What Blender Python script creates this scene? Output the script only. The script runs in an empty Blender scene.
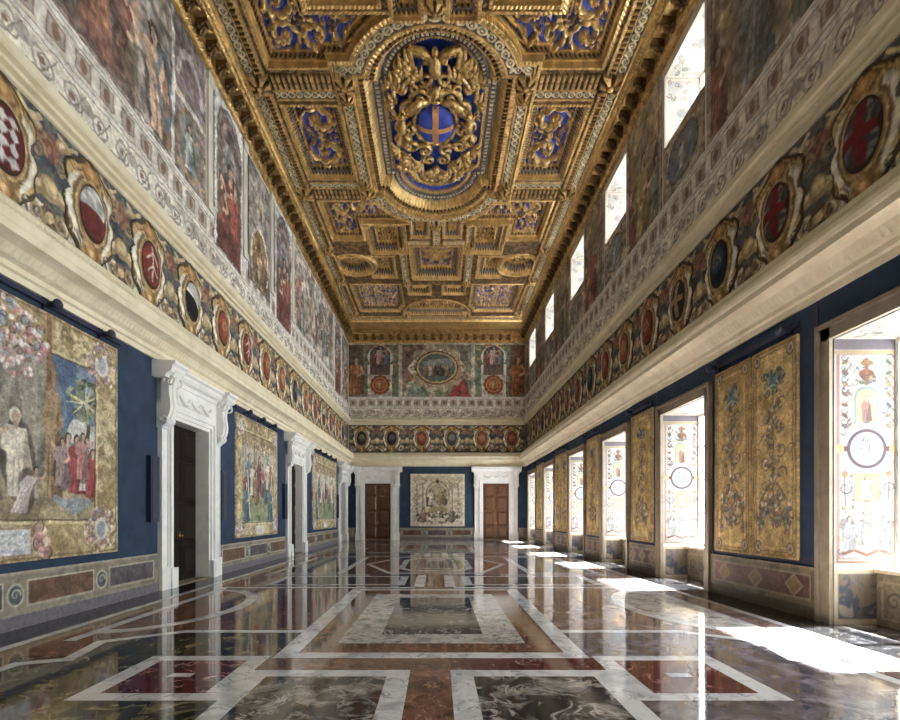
import bpy, math, random
import numpy as np
PI = math.pi
C = bpy.context.scene.collection
SC = bpy.context.scene

# ------------------------------------------------------------------ camera, sky, sun, exposure
EYE = 1.63
cam_d = bpy.data.cameras.new('camera')
cam_d.sensor_fit = 'HORIZONTAL'; cam_d.sensor_width = 36.0
cam_d.lens = 500 / 900 * 36.0
cam_d.shift_x = 12 / 900
cam_d.shift_y = 156 / 900
cam_d.clip_start = 0.02; cam_d.clip_end = 300
cam = bpy.data.objects.new('camera', cam_d); C.objects.link(cam)
cam.location = (0.08, 0.0, EYE); cam.rotation_euler = (PI/2, 0, 0)
SC.camera = cam

world = bpy.data.worlds.new('sky'); SC.world = world; world.use_nodes = True
_bg = world.node_tree.nodes['Background']
_bg.inputs[0].default_value = (0.93, 0.97, 1.0, 1); _bg.inputs[1].default_value = 10.5

sun_d = bpy.data.lights.new('sun', 'SUN'); sun_d.energy = 110.0; sun_d.angle = math.radians(3.0); sun_d.color = (1.0, .975, .93)
sun = bpy.data.objects.new('sun', sun_d); C.objects.link(sun)
from mathutils import Vector, Matrix
sun.rotation_euler = Vector((-1.0, -0.10, -1.5)).to_track_quat('-Z', 'Y').to_euler()
sun.location = (20, 15, 30)

SC.view_settings.view_transform = 'Standard'; SC.view_settings.look = 'None'
SC.view_settings.exposure = 1.05; SC.view_settings.gamma = 1.0; SC.view_settings.use_curve_mapping = False
SC.cycles.max_bounces = 10; SC.cycles.diffuse_bounces = 7; SC.cycles.glossy_bounces = 5
SC.cycles.transmission_bounces = 6; SC.cycles.transparent_max_bounces = 8
SC.cycles.sample_clamp_indirect = 8.0; SC.cycles.use_denoising = True
SC.cycles.caustics_reflective = False; SC.cycles.caustics_refractive = False

# ------------------------------------------------------------------ the room in metres
HW = 6.03                      # half width
Y0, Y1 = -0.6, 34.05           # near and far wall
YC = 16.85                     # centre of the room
ZB = 14.13                     # underside of the ceiling beams
DOOR_Y = [2.0, 12.35, 21.5, 31.9]
DOOR_W, DOOR_H = 0.90, 3.87    # half width, height of a doorway
WIN_Y = [1.9, 6.45, 12.15, 16.8, 21.4, 26.7, 31.5]
WIN_W, WIN_H, WIN_D = 1.075, 4.30, 0.98
CLE_W, CLE_A, CLE_B = 1.0, 11.25, 13.15
WALLS = {'left': ((-HW, 0, 0), PI/2), 'right': ((HW, 0, 0), -PI/2), 'back': ((0, Y1, 0), 0.0)}
# every wall has a front-view frame: x to the viewer's right, z up, -y into the room
# left: x = Y;  right: x = -Y;  back: x = X

# ------------------------------------------------------------------ mesh helpers
def link(o, parent=None):
    C.objects.link(o)
    if parent: o.parent = parent
    return o

class MB:
    def __init__(s): s.v = []; s.f = []; s.m = []
    def add(s, vs, fs, m=0):
        b = len(s.v); s.v += [tuple(p) for p in vs]
        s.f += [tuple(b+i for i in f) for f in fs]; s.m += [m]*len(fs)
        return s
    def box(s, x0, x1, y0, y1, z0, z1, m=0):
        return s.add([(x0,y0,z0),(x1,y0,z0),(x1,y1,z0),(x0,y1,z0),(x0,y0,z1),(x1,y0,z1),(x1,y1,z1),(x0,y1,z1)],
                     [(3,2,1,0),(4,5,6,7),(0,1,5,4),(1,2,6,5),(2,3,7,6),(3,0,4,7)], m)
    def frustum(s, x0, x1, z0, z1, y0, y1, ins, m=0):   # raised panel: back rect at y0, front rect inset at y1
        a = [(x0,y0,z0),(x1,y0,z0),(x1,y0,z1),(x0,y0,z1)]
        b = [(x0+ins,y1,z0+ins),(x1-ins,y1,z0+ins),(x1-ins,y1,z1-ins),(x0+ins,y1,z1-ins)]
        return s.add(a+b, [(0,1,5,4),(1,2,6,5),(2,3,7,6),(3,0,4,7),(4,5,6,7)], m)
    def prism(s, poly, axis, a, b, m=0):                # poly in the other two axes
        n = len(poly)
        def P(p, t):
            return {'x': (t,p[0],p[1]), 'y': (p[0],t,p[1]), 'z': (p[0],p[1],t)}[axis]
        vs = [P(p,a) for p in poly]+[P(p,b) for p in poly]
        fs = [(i,(i+1)%n,n+(i+1)%n,n+i) for i in range(n)]+[tuple(range(n))[::-1], tuple(range(n,2*n))]
        return s.add(vs, fs, m)
    def tube(s, pts, rad, n=8, flat=1.0, m=0):          # swept tube with a radius per point; flat squashes it along y
        pts = [Vector(p) for p in pts]; k = len(pts)
        if not hasattr(rad, '__len__'): rad = [rad]*k
        vs = []; fs = []
        up = Vector((0,-1,0))
        for i, p in enumerate(pts):
            t = (pts[min(i+1,k-1)]-pts[max(i-1,0)])
            t = t.normalized() if t.length > 1e-9 else Vector((0,0,1))
            a = up if abs(t.dot(up)) < .95 else Vector((1,0,0))
            s1 = t.cross(a).normalized(); s2 = s1.cross(t).normalized()
            for j in range(n):
                w = 2*PI*j/n
                vs.append(p + s1*math.cos(w)*rad[i] + s2*math.sin(w)*rad[i]*flat)
        for i in range(k-1):
            for j in range(n):
                a = i*n+j; b = i*n+(j+1)%n
                fs.append((a,b,b+n,a+n))
        fs.append(tuple(range(n))[::-1]); fs.append(tuple(range((k-1)*n, k*n)))
        return s.add(vs, fs, m)
    def ball(s, c, r, n=12, k=8, m=0):                  # ellipsoid
        rx, ry, rz = r if hasattr(r,'__len__') else (r,r,r)
        vs = []; fs = []
        for i in range(k+1):
            a = PI*i/k
            for j in range(n):
                w = 2*PI*j/n
                vs.append((c[0]+rx*math.sin(a)*math.cos(w), c[1]+ry*math.sin(a)*math.sin(w), c[2]+rz*math.cos(a)))
        for i in range(k):
            for j in range(n):
                a = i*n+j; b = i*n+(j+1)%n
                fs.append((a,a+n,b+n,b))
        return s.add(vs, fs, m)
    def build(s, name, mats, parent=None, smooth=False, loc=None, rot=None):
        me = bpy.data.meshes.new(name); me.from_pydata(s.v, [], s.f)
        mats = mats if isinstance(mats, (list,tuple)) else [mats]
        for mt in mats: me.materials.append(mt)
        if len(mats) > 1: me.polygons.foreach_set('material_index', s.m)
        if smooth: me.polygons.foreach_set('use_smooth', [True]*len(s.f))
        me.update()
        o = link(bpy.data.objects.new(name, me), parent)
        if loc: o.location = loc
        if rot: o.rotation_euler = rot
        return o

def mesh_np(name, V, F, mat, parent=None, col=None, met=None, smooth=True):
    """numpy mesh of quads with a colour attribute 'Col' (linear) and optional 'Met'"""
    me = bpy.data.meshes.new(name)
    nv, nf = len(V), len(F)
    me.vertices.add(nv); me.vertices.foreach_set('co', np.ascontiguousarray(V, dtype=np.float32).ravel())
    me.loops.add(nf*4); me.loops.foreach_set('vertex_index', np.ascontiguousarray(F, dtype=np.int32).ravel())
    me.polygons.add(nf)
    me.polygons.foreach_set('loop_start', np.arange(0, nf*4, 4, dtype=np.int32))
    me.polygons.foreach_set('loop_total', np.full(nf, 4, dtype=np.int32))
    me.polygons.foreach_set('use_smooth', np.full(nf, smooth))
    if col is not None:
        a = me.color_attributes.new('Col', 'FLOAT_COLOR', 'POINT')
        rgba = np.ones((nv,4), dtype=np.float32); rgba[:,:3] = col
        a.data.foreach_set('color', rgba.ravel())
    if met is not None:
        a = me.attributes.new('Met', 'FLOAT', 'POINT'); a.data.foreach_set('value', met.astype(np.float32))
    me.materials.append(mat); me.update(calc_edges=True); me.validate()
    return link(bpy.data.objects.new(name, me), parent)

def grid_faces(nu, nv):
    i = np.arange((nv-1)*(nu-1)); r = i//(nu-1); c = i%(nu-1)
    a = r*nu+c
    return np.stack([a, a+1, a+nu+1, a+nu], 1)

def steps(a, b, base, y=None, k=1.0):
    """sample positions from a to b; y(t) gives the distance from the near end, steps grow with it"""
    if y is None: return np.linspace(a, b, max(2, int(abs(b-a)/base)+1))
    out = [a]; t = a; d = 1 if b > a else -1
    while True:
        t += d*max(base, k*max(y(t),5.0)**2/3000*0.8)
        if (t-b)*d >= -base*0.4: break
        out.append(t)
    out.append(b); return np.array(out)

def slab(name, us, vs, paint, mat, parent=None, th=0.012, wave=0.0, y0=0.0, seed=0, loc=None, warp=0.0, sat=.78):
    """painted panel in the front-view frame: front grid at y0-th with a skirt back to y0"""
    U, W = np.meshgrid(us, vs); nu, nv = len(us), len(vs)
    P = Paint(U.ravel().copy(), W.ravel().copy()); P.sat = sat
    if warp: P.wobble(warp, seed)
    paint(P); P.u = U.ravel(); P.v = W.ravel()
    y = np.full(nu*nv, y0-th)
    if wave: y -= wave*(.5+.5*np.sin(P.u*3.1+seed)*np.cos(P.u*1.3+P.v*.35+seed*2)) 
    V = np.stack([P.u, y, P.v], 1); F = grid_faces(nu, nv)
    idx = np.arange(nu*nv).reshape(nv, nu)
    rim = np.concatenate([idx[0,:], idx[1:,-1], idx[-1,-2::-1], idx[-2:0:-1,0]])
    B = V[rim].copy(); B[:,1] = y0
    n0 = len(V); k = len(rim)
    V = np.concatenate([V, B]); j = np.arange(k)
    F = np.concatenate([F, np.stack([rim, n0+j, n0+(j+1)%k, rim[(j+1)%k]], 1)])
    col = P.lin(); col = np.concatenate([col, col[rim]])
    o = mesh_np(name, V, F, mat, parent, col, smooth=bool(wave))
    if loc: o.location = loc
    return o

def profile_run(name, prof, a, b, mat, parent=None, step=None, scallop=None, ydist=None, close=True):
    """moulding along x in the front-view frame; prof = [(out, z)...]; scallop = {index: (period, depth)}"""
    xs = steps(a, b, step, ydist) if step else np.array([a, b])
    n = len(prof); V = []; 
    d = np.array([p[0] for p in prof]); z = np.array([p[1] for p in prof])
    V = np.zeros((len(xs), n, 3)); V[:,:,0] = xs[:,None]; V[:,:,1] = -d[None]; V[:,:,2] = z[None]
    if scallop:
        for i,(per,dep) in scallop.items(): V[:,i,1] -= dep*np.abs(np.sin(PI*xs/per))
    F = grid_faces(n, len(xs))
    o = mesh_np(name, V.reshape(-1,3), F, mat, parent, smooth=False)
    return o

# ------------------------------------------------------------------ tags
def thing(name, label, cat, loc=(0,0,0), rz=0.0, group=None, rot=None):
    o = bpy.data.objects.new(name, None); C.objects.link(o); o.empty_display_size = .1
    o.location = loc; o.rotation_euler = rot if rot else (0,0,rz)
    o['label'] = label; o['category'] = cat
    if group: o['group'] = group
    return o
def tag(o, label, cat, group=None):
    o['label'] = label; o['category'] = cat
    if group: o['group'] = group
    return o
def struct(o): o['kind'] = 'structure'; return o
def struct_root(name, loc=(0,0,0), rz=0.0):
    o = bpy.data.objects.new(name, None); C.objects.link(o); o.location = loc; o.rotation_euler = (0,0,rz)
    o.empty_display_size = .1; return struct(o)
def on_wall(side, s, z=0.0, out=0.0):
    """location and rotation of a thing on a wall at distance s along it"""
    if side == 'left': return (-HW+out, s, z), PI/2
    if side == 'right': return (HW-out, s, z), -PI/2
    return (s, Y1-out, z), 0.0
def wall_thing(name, label, cat, side, s, z, group=None, out=0.0):
    l, r = on_wall(side, s, z, out); return thing(name, label, cat, l, r, group)
def place(o, side, s, z, out=0.0):
    l, r = on_wall(side, s, z, out); o.location = l; o.rotation_euler = (0,0,r); return o
def dup_tree(o, parent=None):
    c = o.copy(); C.objects.link(c); c.parent = parent
    for ch in list(o.children): dup_tree(ch, c)
    return c

# ------------------------------------------------------------------ paint: pigments on a grid of points
def _h(ix, iy, sd):
    n = np.sin(ix*127.1+iy*311.7+sd*74.7)*43758.5453
    return n-np.floor(n)
def vn(x, y, sd=0):
    ix = np.floor(x); iy = np.floor(y); fx = x-ix; fy = y-iy
    fx = fx*fx*(3-2*fx); fy = fy*fy*(3-2*fy)
    a = _h(ix,iy,sd); b = _h(ix+1,iy,sd); c = _h(ix,iy+1,sd); d = _h(ix+1,iy+1,sd)
    return (a*(1-fx)+b*fx)*(1-fy)+(c*(1-fx)+d*fx)*fy
def fbm(x, y, sd=0, o=4):
    t = 0; a = .5; n = 0
    for i in range(o):
        t = t+a*vn(x, y, sd+i); n += a; a *= .5; x = x*2.03+3.1; y = y*2.03+1.7
    return t/n
def rgb(c): return np.array(c, dtype=float)/255.0

class Paint:
    def __init__(s, u, v, base=(128,128,128)):
        s.u = u; s.v = v; s.c = np.tile(rgb(base), (len(u),1)); s.aa = .018; s.sat = .78
    def wobble(s, a, sd):
        """hand-drawn unevenness of every outline"""
        x = s.u*4.5; y = s.v*4.5; x2 = s.u*13; y2 = s.v*13
        du = a*((fbm(x+sd,y,21,2)-.5)*2.2+(fbm(x2,y2+sd,22,2)-.5)*1.4); dv = a*((fbm(x,y+sd,23,2)-.5)*2.2+(fbm(x2+sd,y2,24,2)-.5)*1.4)
        s.u = s.u+du; s.v = s.v+dv
    def chiaro(s, amp, scale, sd, stretch=1.0):
        """strong light and dark brushwork in the pigment"""
        n = fbm(s.u*scale*stretch, s.v*scale, sd, 4); m = fbm(s.u*scale*2.7*stretch+5, s.v*scale*2.7, sd+3, 3)
        k = np.clip((n-.5)*3.2,-1,1)*.65+np.clip((m-.5)*3.5,-1,1)*.55; s.c *= np.clip(1+amp*k,.25,1.9)[:,None]
    def fill(s, col): s.c[:] = rgb(col)
    def lin(s):
        g = (s.c@np.array([.3,.59,.11]))[:,None]; c = np.clip(g+(s.c-g)*s.sat, 0.004, .97); return np.where(c < .04045, c/12.92, ((c+.055)/1.055)**2.4)
    def sel(s, x0, x1, y0, y1): return np.nonzero((s.u >= x0)&(s.u <= x1)&(s.v >= y0)&(s.v <= y1))[0]
    def put(s, i, d, col, al=1.0):
        a = (np.clip(.5-d/s.aa, 0, 1)*al)[:,None]; s.c[i] = s.c[i]*(1-a)+rgb(col)*a
    def rect(s, x0, x1, y0, y1, col, al=1.0):
        m = s.aa; i = s.sel(x0-m, x1+m, y0-m, y1+m); u = s.u[i]; v = s.v[i]
        s.put(i, np.maximum.reduce([x0-u, u-x1, y0-v, v-y1]), col, al)
    def frame(s, x0, x1, y0, y1, w, col, al=1.0):
        i = s.sel(x0-w, x1+w, y0-w, y1+w); u = s.u[i]; v = s.v[i]
        d = np.maximum.reduce([x0-u, u-x1, y0-v, v-y1]); s.put(i, np.abs(d+w/2)-w/2, col, al)
    def ell(s, x, y, rx, ry, col, rot=0.0, al=1.0, ring=None, wob=0.0, half=None):
        R = max(rx, ry)*(1+wob)+.05; i = s.sel(x-R, x+R, y-R, y+R)
        if not len(i): return
        du = s.u[i]-x; dv = s.v[i]-y; c, q = math.cos(rot), math.sin(rot)
        a = du*c+dv*q; b = -du*q+dv*c
        r = np.sqrt((a/rx)**2+(b/ry)**2)
        if wob: r = r*(1+wob*(fbm(s.u[i]*5/R*.3+x, s.v[i]*5/R*.3+y, 3, 2)-.5)*2)
        d = (r-1)*min(rx, ry)
        if ring: d = np.abs(d+ring/2)-ring/2
        if half == 'up': d = np.maximum(d, -b)
        if half == 'down': d = np.maximum(d, b)
        s.put(i, d, col, al)
    def poly(s, pts, col, al=1.0):
        p = np.array(pts, float); i = s.sel(p[:,0].min()-.03, p[:,0].max()+.03, p[:,1].min()-.03, p[:,1].max()+.03)
        if not len(i): return
        u = s.u[i]; v = s.v[i]; n = len(p); ins = np.zeros(len(i), bool); dm = np.full(len(i), 9e9)
        for k in range(n):
            a = p[k]; b = p[(k+1)%n]; e = b-a; L = max(e@e, 1e-12)
            t = np.clip(((u-a[0])*e[0]+(v-a[1])*e[1])/L, 0, 1)
            dm = np.minimum(dm, (u-a[0]-t*e[0])**2+(v-a[1]-t*e[1])**2)
            if abs(e[1]) > 1e-12:
                ins ^= ((a[1] > v) != (b[1] > v)) & (u < e[0]*(v-a[1])/e[1]+a[0])
        d = np.sqrt(dm); s.put(i, np.where(ins, -d, d), col, al)
    def line(s, pts, w, col, al=1.0, taper=False):
        p = np.array(pts, float); i = s.sel(p[:,0].min()-w-.02, p[:,0].max()+w+.02, p[:,1].min()-w-.02, p[:,1].max()+w+.02)
        if not len(i): return
        u = s.u[i]; v = s.v[i]; dm = np.full(len(i), 9e9); n = len(p)-1
        for k in range(n):
            a = p[k]; e = p[k+1]-a; L = max(e@e, 1e-12)
            t = np.clip(((u-a[0])*e[0]+(v-a[1])*e[1])/L, 0, 1)
            ww = w/2*(1-(k+t)/n*.85) if taper else w/2
            dm = np.minimum(dm, np.sqrt((u-a[0]-t*e[0])**2+(v-a[1]-t*e[1])**2)-ww)
        s.put(i, dm, col, al)
    def curl(s, x, y, r, turns, d, w, col, a0=0.0, al=1.0):
        n = int(12*turns)+2
        s.line([(x+r*(1-.9*t)*math.cos(a0+d*2*PI*turns*t), y+r*(1-.9*t)*math.sin(a0+d*2*PI*turns*t)) for t in np.linspace(0,1,n)], w, col, al, True)
    def mix(s, cols, scale, sd, x0=None, warp=1.2, box=None, al=1.0, sv=1.0):
        """mottled painterly field of several pigments"""
        i = np.arange(len(s.u)) if box is None else s.sel(*box)
        if not len(i): return
        u = s.u[i]*scale; v = s.v[i]*scale*sv
        q = fbm(u+9.2, v+3.3, sd+11, 3); q2 = fbm(u-4.1, v+7.9, sd+17, 3)
        t = np.clip((fbm(u+warp*2*q, v+warp*2*q2, sd, 4)-.22)/.56, 0, .999)*(len(cols)-1)
        k = np.floor(t).astype(int); f = (t-k); f = np.clip((f-.3)/.4, 0, 1)[:,None]
        A = np.array([rgb(c) for c in cols]); s.c[i] = s.c[i]*(1-al)+(A[k]*(1-f)+A[np.minimum(k+1, len(cols)-1)]*f)*al
    def grain(s, amp=.2, scale=8.0, sd=5):
        s.c *= (1+amp*(fbm(s.u*scale, s.v*scale, sd, 3)-.5)*2)[:,None]
    def fig(s, x, y, h, robe, robe2=None, skin=(196,150,120), hair=(70,48,36), lean=0.0, arm=0, veil=None, dark=(52,42,40)):
        robe2 = robe2 or tuple(int(c*.72) for c in robe); L = lean*h
        s.ell(x+L*.4, y+.42*h, .22*h, .5*h, dark, al=.55, wob=.25)
        s.poly([(x-.2*h,y),(x-.17*h+L*.3,y+.35*h),(x-.13*h+L*.7,y+.78*h),(x+.13*h+L*.7,y+.78*h),(x+.16*h+L*.3,y+.4*h),(x+.22*h,y)], robe)
        s.poly([(x-.02*h,y),(x+.06*h+L*.4,y+.5*h),(x+.12*h+L*.6,y+.76*h),(x+.15*h+L*.3,y+.4*h),(x+.23*h,y)], robe2)
        for k in range(3):
            s.line([(x-.12*h+k*.1*h,y+.02*h),(x-.07*h+k*.06*h+L*.4,y+.45*h)], .022*h, robe2)
        s.line([(x-.12*h+L*.7,y+.74*h),(x-.2*h+L*.5,y+.55*h),(x-.06*h+L*.5,y+.48*h)], .075*h, robe)
        if arm > 0: s.line([(x+.12*h+L*.7,y+.74*h),(x+.26*h+L*.7,y+.72*h),(x+.36*h+L*.7,y+.86*h)], .06*h, skin)
        elif arm < 0: s.line([(x-.12*h+L*.7,y+.74*h),(x-.27*h+L*.7,y+.66*h),(x-.38*h+L*.7,y+.76*h)], .06*h, skin)
        else: s.line([(x+.12*h+L*.7,y+.74*h),(x+.2*h+L*.6,y+.56*h),(x+.05*h+L*.5,y+.5*h)], .06*h, skin)
        s.ell(x+L*.9, y+.9*h, .075*h, .095*h, veil or hair)
        s.ell(x+L*.9+.012*h, y+.885*h, .052*h, .072*h, skin)
        s.line([(x+L*.8,y+.78*h),(x+L*.88,y+.84*h)], .06*h, skin)
    def tree(s, x, y, h, r, sd, leaf=((60,72,52),(92,104,70),(130,138,96)), trunk=(84,62,44)):
        s.line([(x,y),(x+.05*h,y+.4*h),(x-.02*h,y+.75*h)], .07*h, trunk)
        rnd = random.Random(sd)
        for k in range(46):
            a = rnd.uniform(0, 2*PI); q = r*math.sqrt(rnd.random())
            cx = x+q*math.cos(a); cy = y+h*.75+q*.8*math.sin(a)
            s.ell(cx, cy, r*.26, r*.1, leaf[k%3], rot=rnd.uniform(-.9,.9))
    def flowers(s, x, y, rx, ry, n, sd, cols, size=.09):
        rnd = random.Random(sd)
        for k in range(n):
            a = rnd.uniform(0, 2*PI); q = math.sqrt(rnd.random()); c = cols[k%len(cols)]
            px, py = x+rx*q*math.cos(a), y+ry*q*math.sin(a); z = size*rnd.uniform(.6,1.3)
            s.ell(px, py, z, z*.7, c, rot=rnd.uniform(0,3)); s.ell(px+z*.15, py+z*.1, z*.45, z*.3, tuple(min(255,int(v*1.25)) for v in c), rot=rnd.uniform(0,3))
            if k%4 == 0: s.curl(px, py, z*1.5, 1.1, rnd.choice((-1,1)), z*.35, tuple(int(v*.55) for v in c), rnd.uniform(0,6))

# ------------------------------------------------------------------ materials
def mat(name):
    m = bpy.data.materials.new(name); m.use_nodes = True
    nt = m.node_tree; return m, nt, nt.nodes, nt.links, nt.nodes['Principled BSDF']
def coords(nt, scale=(1,1,1), kind='Object'):
    tc = nt.nodes.new('ShaderNodeTexCoord'); mp = nt.nodes.new('ShaderNodeMapping')
    mp.inputs['Scale'].default_value = scale; nt.links.new(tc.outputs[kind], mp.inputs[0]); return mp.outputs[0]
def lin(c): return tuple((x/255/12.92 if x/255 < .04045 else ((x/255+.055)/1.055)**2.4) for x in c)+(1,)
def ramp(nt, stops, src):
    r = nt.nodes.new('ShaderNodeValToRGB'); nt.links.new(src, r.inputs[0]); e = r.color_ramp.elements
    while len(e) < len(stops): e.new(.5)
    for i,(p,c) in enumerate(stops): e[i].position = p; e[i].color = lin(c)
    return r.outputs[0]
def noise(nt, co, scale, detail=4, dist=0.0, rough=.55):
    n = nt.nodes.new('ShaderNodeTexNoise'); nt.links.new(co, n.inputs['Vector'])
    n.inputs['Scale'].default_value = scale; n.inputs['Detail'].default_value = detail
    n.inputs['Distortion'].default_value = dist; n.inputs['Roughness'].default_value = rough; return n.outputs[0]
def bump(nt, b, h, strength, dist=.01):
    n = nt.nodes.new('ShaderNodeBump'); n.inputs['Strength'].default_value = strength; n.inputs['Distance'].default_value = dist
    nt.links.new(h, n.inputs['Height']); nt.links.new(n.outputs[0], b.inputs['Normal'])
def m_noisy(name, stops, scale=3, rough=.6, dist=.4, bmp=0.0, bscale=40, stretch=(1,1,1), spec=.5):
    m, nt, N, L, b = mat(name); co = coords(nt, stretch)
    L.new(ramp(nt, stops, noise(nt, co, scale, 6, dist)), b.inputs['Base Color']); b.inputs['Roughness'].default_value = rough
    b.inputs['Specular IOR Level'].default_value = spec
    if bmp: bump(nt, b, noise(nt, co, bscale, 3), bmp)
    return m
def m_paint(name, rough=.8, weave=0.0, metal=False, fine=.25, fscale=30, spec=.3):
    m, nt, N, L, b = mat(name); at = N.new('ShaderNodeAttribute'); at.attribute_name = 'Col'
    co = coords(nt); nz = noise(nt, co, fscale, 4, .3)
    mr = N.new('ShaderNodeMapRange'); mr.inputs[1].default_value = .3; mr.inputs[2].default_value = .7
    mr.inputs[3].default_value = 1-fine; mr.inputs[4].default_value = 1+fine; L.new(nz, mr.inputs[0])
    mx = N.new('ShaderNodeVectorMath'); mx.operation = 'SCALE'; L.new(at.outputs[0], mx.inputs[0]); L.new(mr.outputs[0], mx.inputs['Scale'])
    L.new(mx.outputs[0], b.inputs['Base Color']); b.inputs['Roughness'].default_value = rough; b.inputs['Specular IOR Level'].default_value = spec
    if metal:
        a2 = N.new('ShaderNodeAttribute'); a2.attribute_name = 'Met'; L.new(a2.outputs['Fac'], b.inputs['Metallic'])
        pass
    elif weave:
        w = N.new('ShaderNodeTexWave'); w.inputs['Scale'].default_value = 60; w.bands_direction = 'Z'; L.new(co, w.inputs['Vector'])
        bump(nt, b, w.outputs[1], weave, .004)
    return m
def m_marble(name, ground, vein, scale=1.2, vw=.06, rough=.06, vscale=2.2, dark=None, blotch=.0):
    """polished marble: mottled ground with sharp veins"""
    m, nt, N, L, b = mat(name); co = coords(nt)
    g = ramp(nt, [(.34, ground[0]), (.5, ground[1]), (.66, ground[2])], noise(nt, co, scale, 9, .8, .62))
    n = noise(nt, co, vscale, 7, 1.6, .6)
    ab = N.new('ShaderNodeMath'); ab.operation = 'SUBTRACT'; ab.inputs[1].default_value = .5; L.new(n, ab.inputs[0])
    a2 = N.new('ShaderNodeMath'); a2.operation = 'ABSOLUTE'; L.new(ab.outputs[0], a2.inputs[0])
    mr = N.new('ShaderNodeMapRange'); mr.inputs[1].default_value = 0; mr.inputs[2].default_value = vw; mr.inputs[3].default_value = 1; mr.inputs[4].default_value = 0
    L.new(a2.outputs[0], mr.inputs[0])
    pw = N.new('ShaderNodeMath'); pw.operation = 'POWER'; pw.inputs[1].default_value = 1.6; L.new(mr.outputs[0], pw.inputs[0])
    mask = N.new('ShaderNodeMath'); mask.operation = 'MULTIPLY'; L.new(pw.outputs[0], mask.inputs[0])
    n3 = noise(nt, co, scale*1.7, 3); mr3 = N.new('ShaderNodeMapRange'); mr3.inputs[1].default_value = .4; mr3.inputs[2].default_value = .6
    L.new(n3, mr3.inputs[0]); L.new(mr3.outputs[0], mask.inputs[1])
    mx = N.new('ShaderNodeMix'); mx.data_type = 'RGBA'; L.new(mask.outputs[0], mx.inputs[0]); L.new(g, mx.inputs[6]); mx.inputs[7].default_value = lin(vein)
    L.new(mx.outputs[2], b.inputs['Base Color']); b.inputs['Roughness'].default_value = rough; b.inputs['IOR'].default_value = 1.55
    bump(nt, b, noise(nt, co, 5.0, 2), .10, .004)
    return m
def m_flat(name, col, rough=.5, metal=0.0, var=.1, scale=6, spec=.5):
    d = tuple(max(0,c*(1-var)) for c in col); l = tuple(min(255,c*(1+var)) for c in col)
    m = m_noisy(name, [(.3,d),(.7,l)], scale, rough, .2, spec=spec); m.node_tree.nodes['Principled BSDF'].inputs['Metallic'].default_value = metal
    return m

M = {}
M['fabric'] = m_noisy('blue_wall_fabric', [(.3,(44,57,77)),(.7,(57,73,95))], 2.0, .85, .5, .25, 180, spec=.2)
M['navy'] = m_flat('navy_paint', (26,32,58), .55)
M['plaster'] = m_noisy('painted_plaster', [(.3,(204,195,180)),(.7,(232,225,210))], 1.4, .85, .4, .1, 30, spec=.2)
M['stone'] = m_noisy('cream_stone', [(.3,(218,206,178)),(.7,(240,231,206))], 2.0, .7, .6, .12, 40)
M['white'] = m_noisy('white_marble_carving', [(.3,(228,228,228)),(.55,(244,243,240)),(.8,(216,217,220))], 1.6, .45, 1.0)
M['taupe'] = m_noisy('taupe_stone', [(.3,(120,108,92)),(.7,(152,138,118))], 2.5, .7, .6, .1, 40)
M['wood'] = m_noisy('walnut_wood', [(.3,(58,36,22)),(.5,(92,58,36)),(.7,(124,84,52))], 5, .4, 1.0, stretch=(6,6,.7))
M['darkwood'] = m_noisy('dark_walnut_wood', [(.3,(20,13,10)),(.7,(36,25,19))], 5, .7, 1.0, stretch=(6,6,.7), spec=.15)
M['brass'] = m_flat('brass', (190,150,80), .3, 1.0)
M['gold'] = m_noisy('gilded_carving', [(.25,(112,84,50)),(.5,(196,162,104)),(.8,(246,224,168))], 6, .32, .5, .08, 20)
M['gold'].node_tree.nodes['Principled BSDF'].inputs['Metallic'].default_value = .75
M['darkgold'] = m_noisy('tarnished_gilding', [(.3,(60,44,28)),(.7,(140,108,64))], 5, .45, .5, .2, 30)
M['darkgold'].node_tree.nodes['Principled BSDF'].inputs['Metallic'].default_value = .6
M['shield'] = m_noisy('ultramarine_paint', [(.3,(26,44,140)),(.7,(52,82,190))], 4, .55, .3)
M['copper'] = m_flat('dull_gold_paint', (186,140,96), .5, .3)
M['fresco'] = m_paint('fresco_pigment', .85, fine=.28, fscale=9)
M['grot'] = m_paint('white_grotesque_plaster', .8, fine=.06, fscale=14)
M['tap'] = m_paint('tapestry_weave', .95, weave=.25, fine=.3, fscale=26, spec=.1)
M['dado'] = m_paint('painted_dado', .6, fine=.25, fscale=14)
M['ceil'] = m_paint('gilded_ceiling', .33, metal=True, fine=.18, fscale=9, spec=.5)
M['frame'] = m_flat('window_frame_paint', (216,212,204), .5)
def _glass():
    m, nt, N, L, b = mat('window_glass'); out = N['Material Output']
    t = N.new('ShaderNodeBsdfTransparent'); g = N.new('ShaderNodeBsdfGlossy'); g.inputs['Roughness'].default_value = .02
    t.inputs[0].default_value = (.95,.97,.97,1)
    mx = N.new('ShaderNodeMixShader'); mx.inputs[0].default_value = .05; L.new(t.outputs[0], mx.inputs[1]); L.new(g.outputs[0], mx.inputs[2]); L.new(mx.outputs[0], out.inputs[0])
    return m
M['glass'] = _glass()

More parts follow.
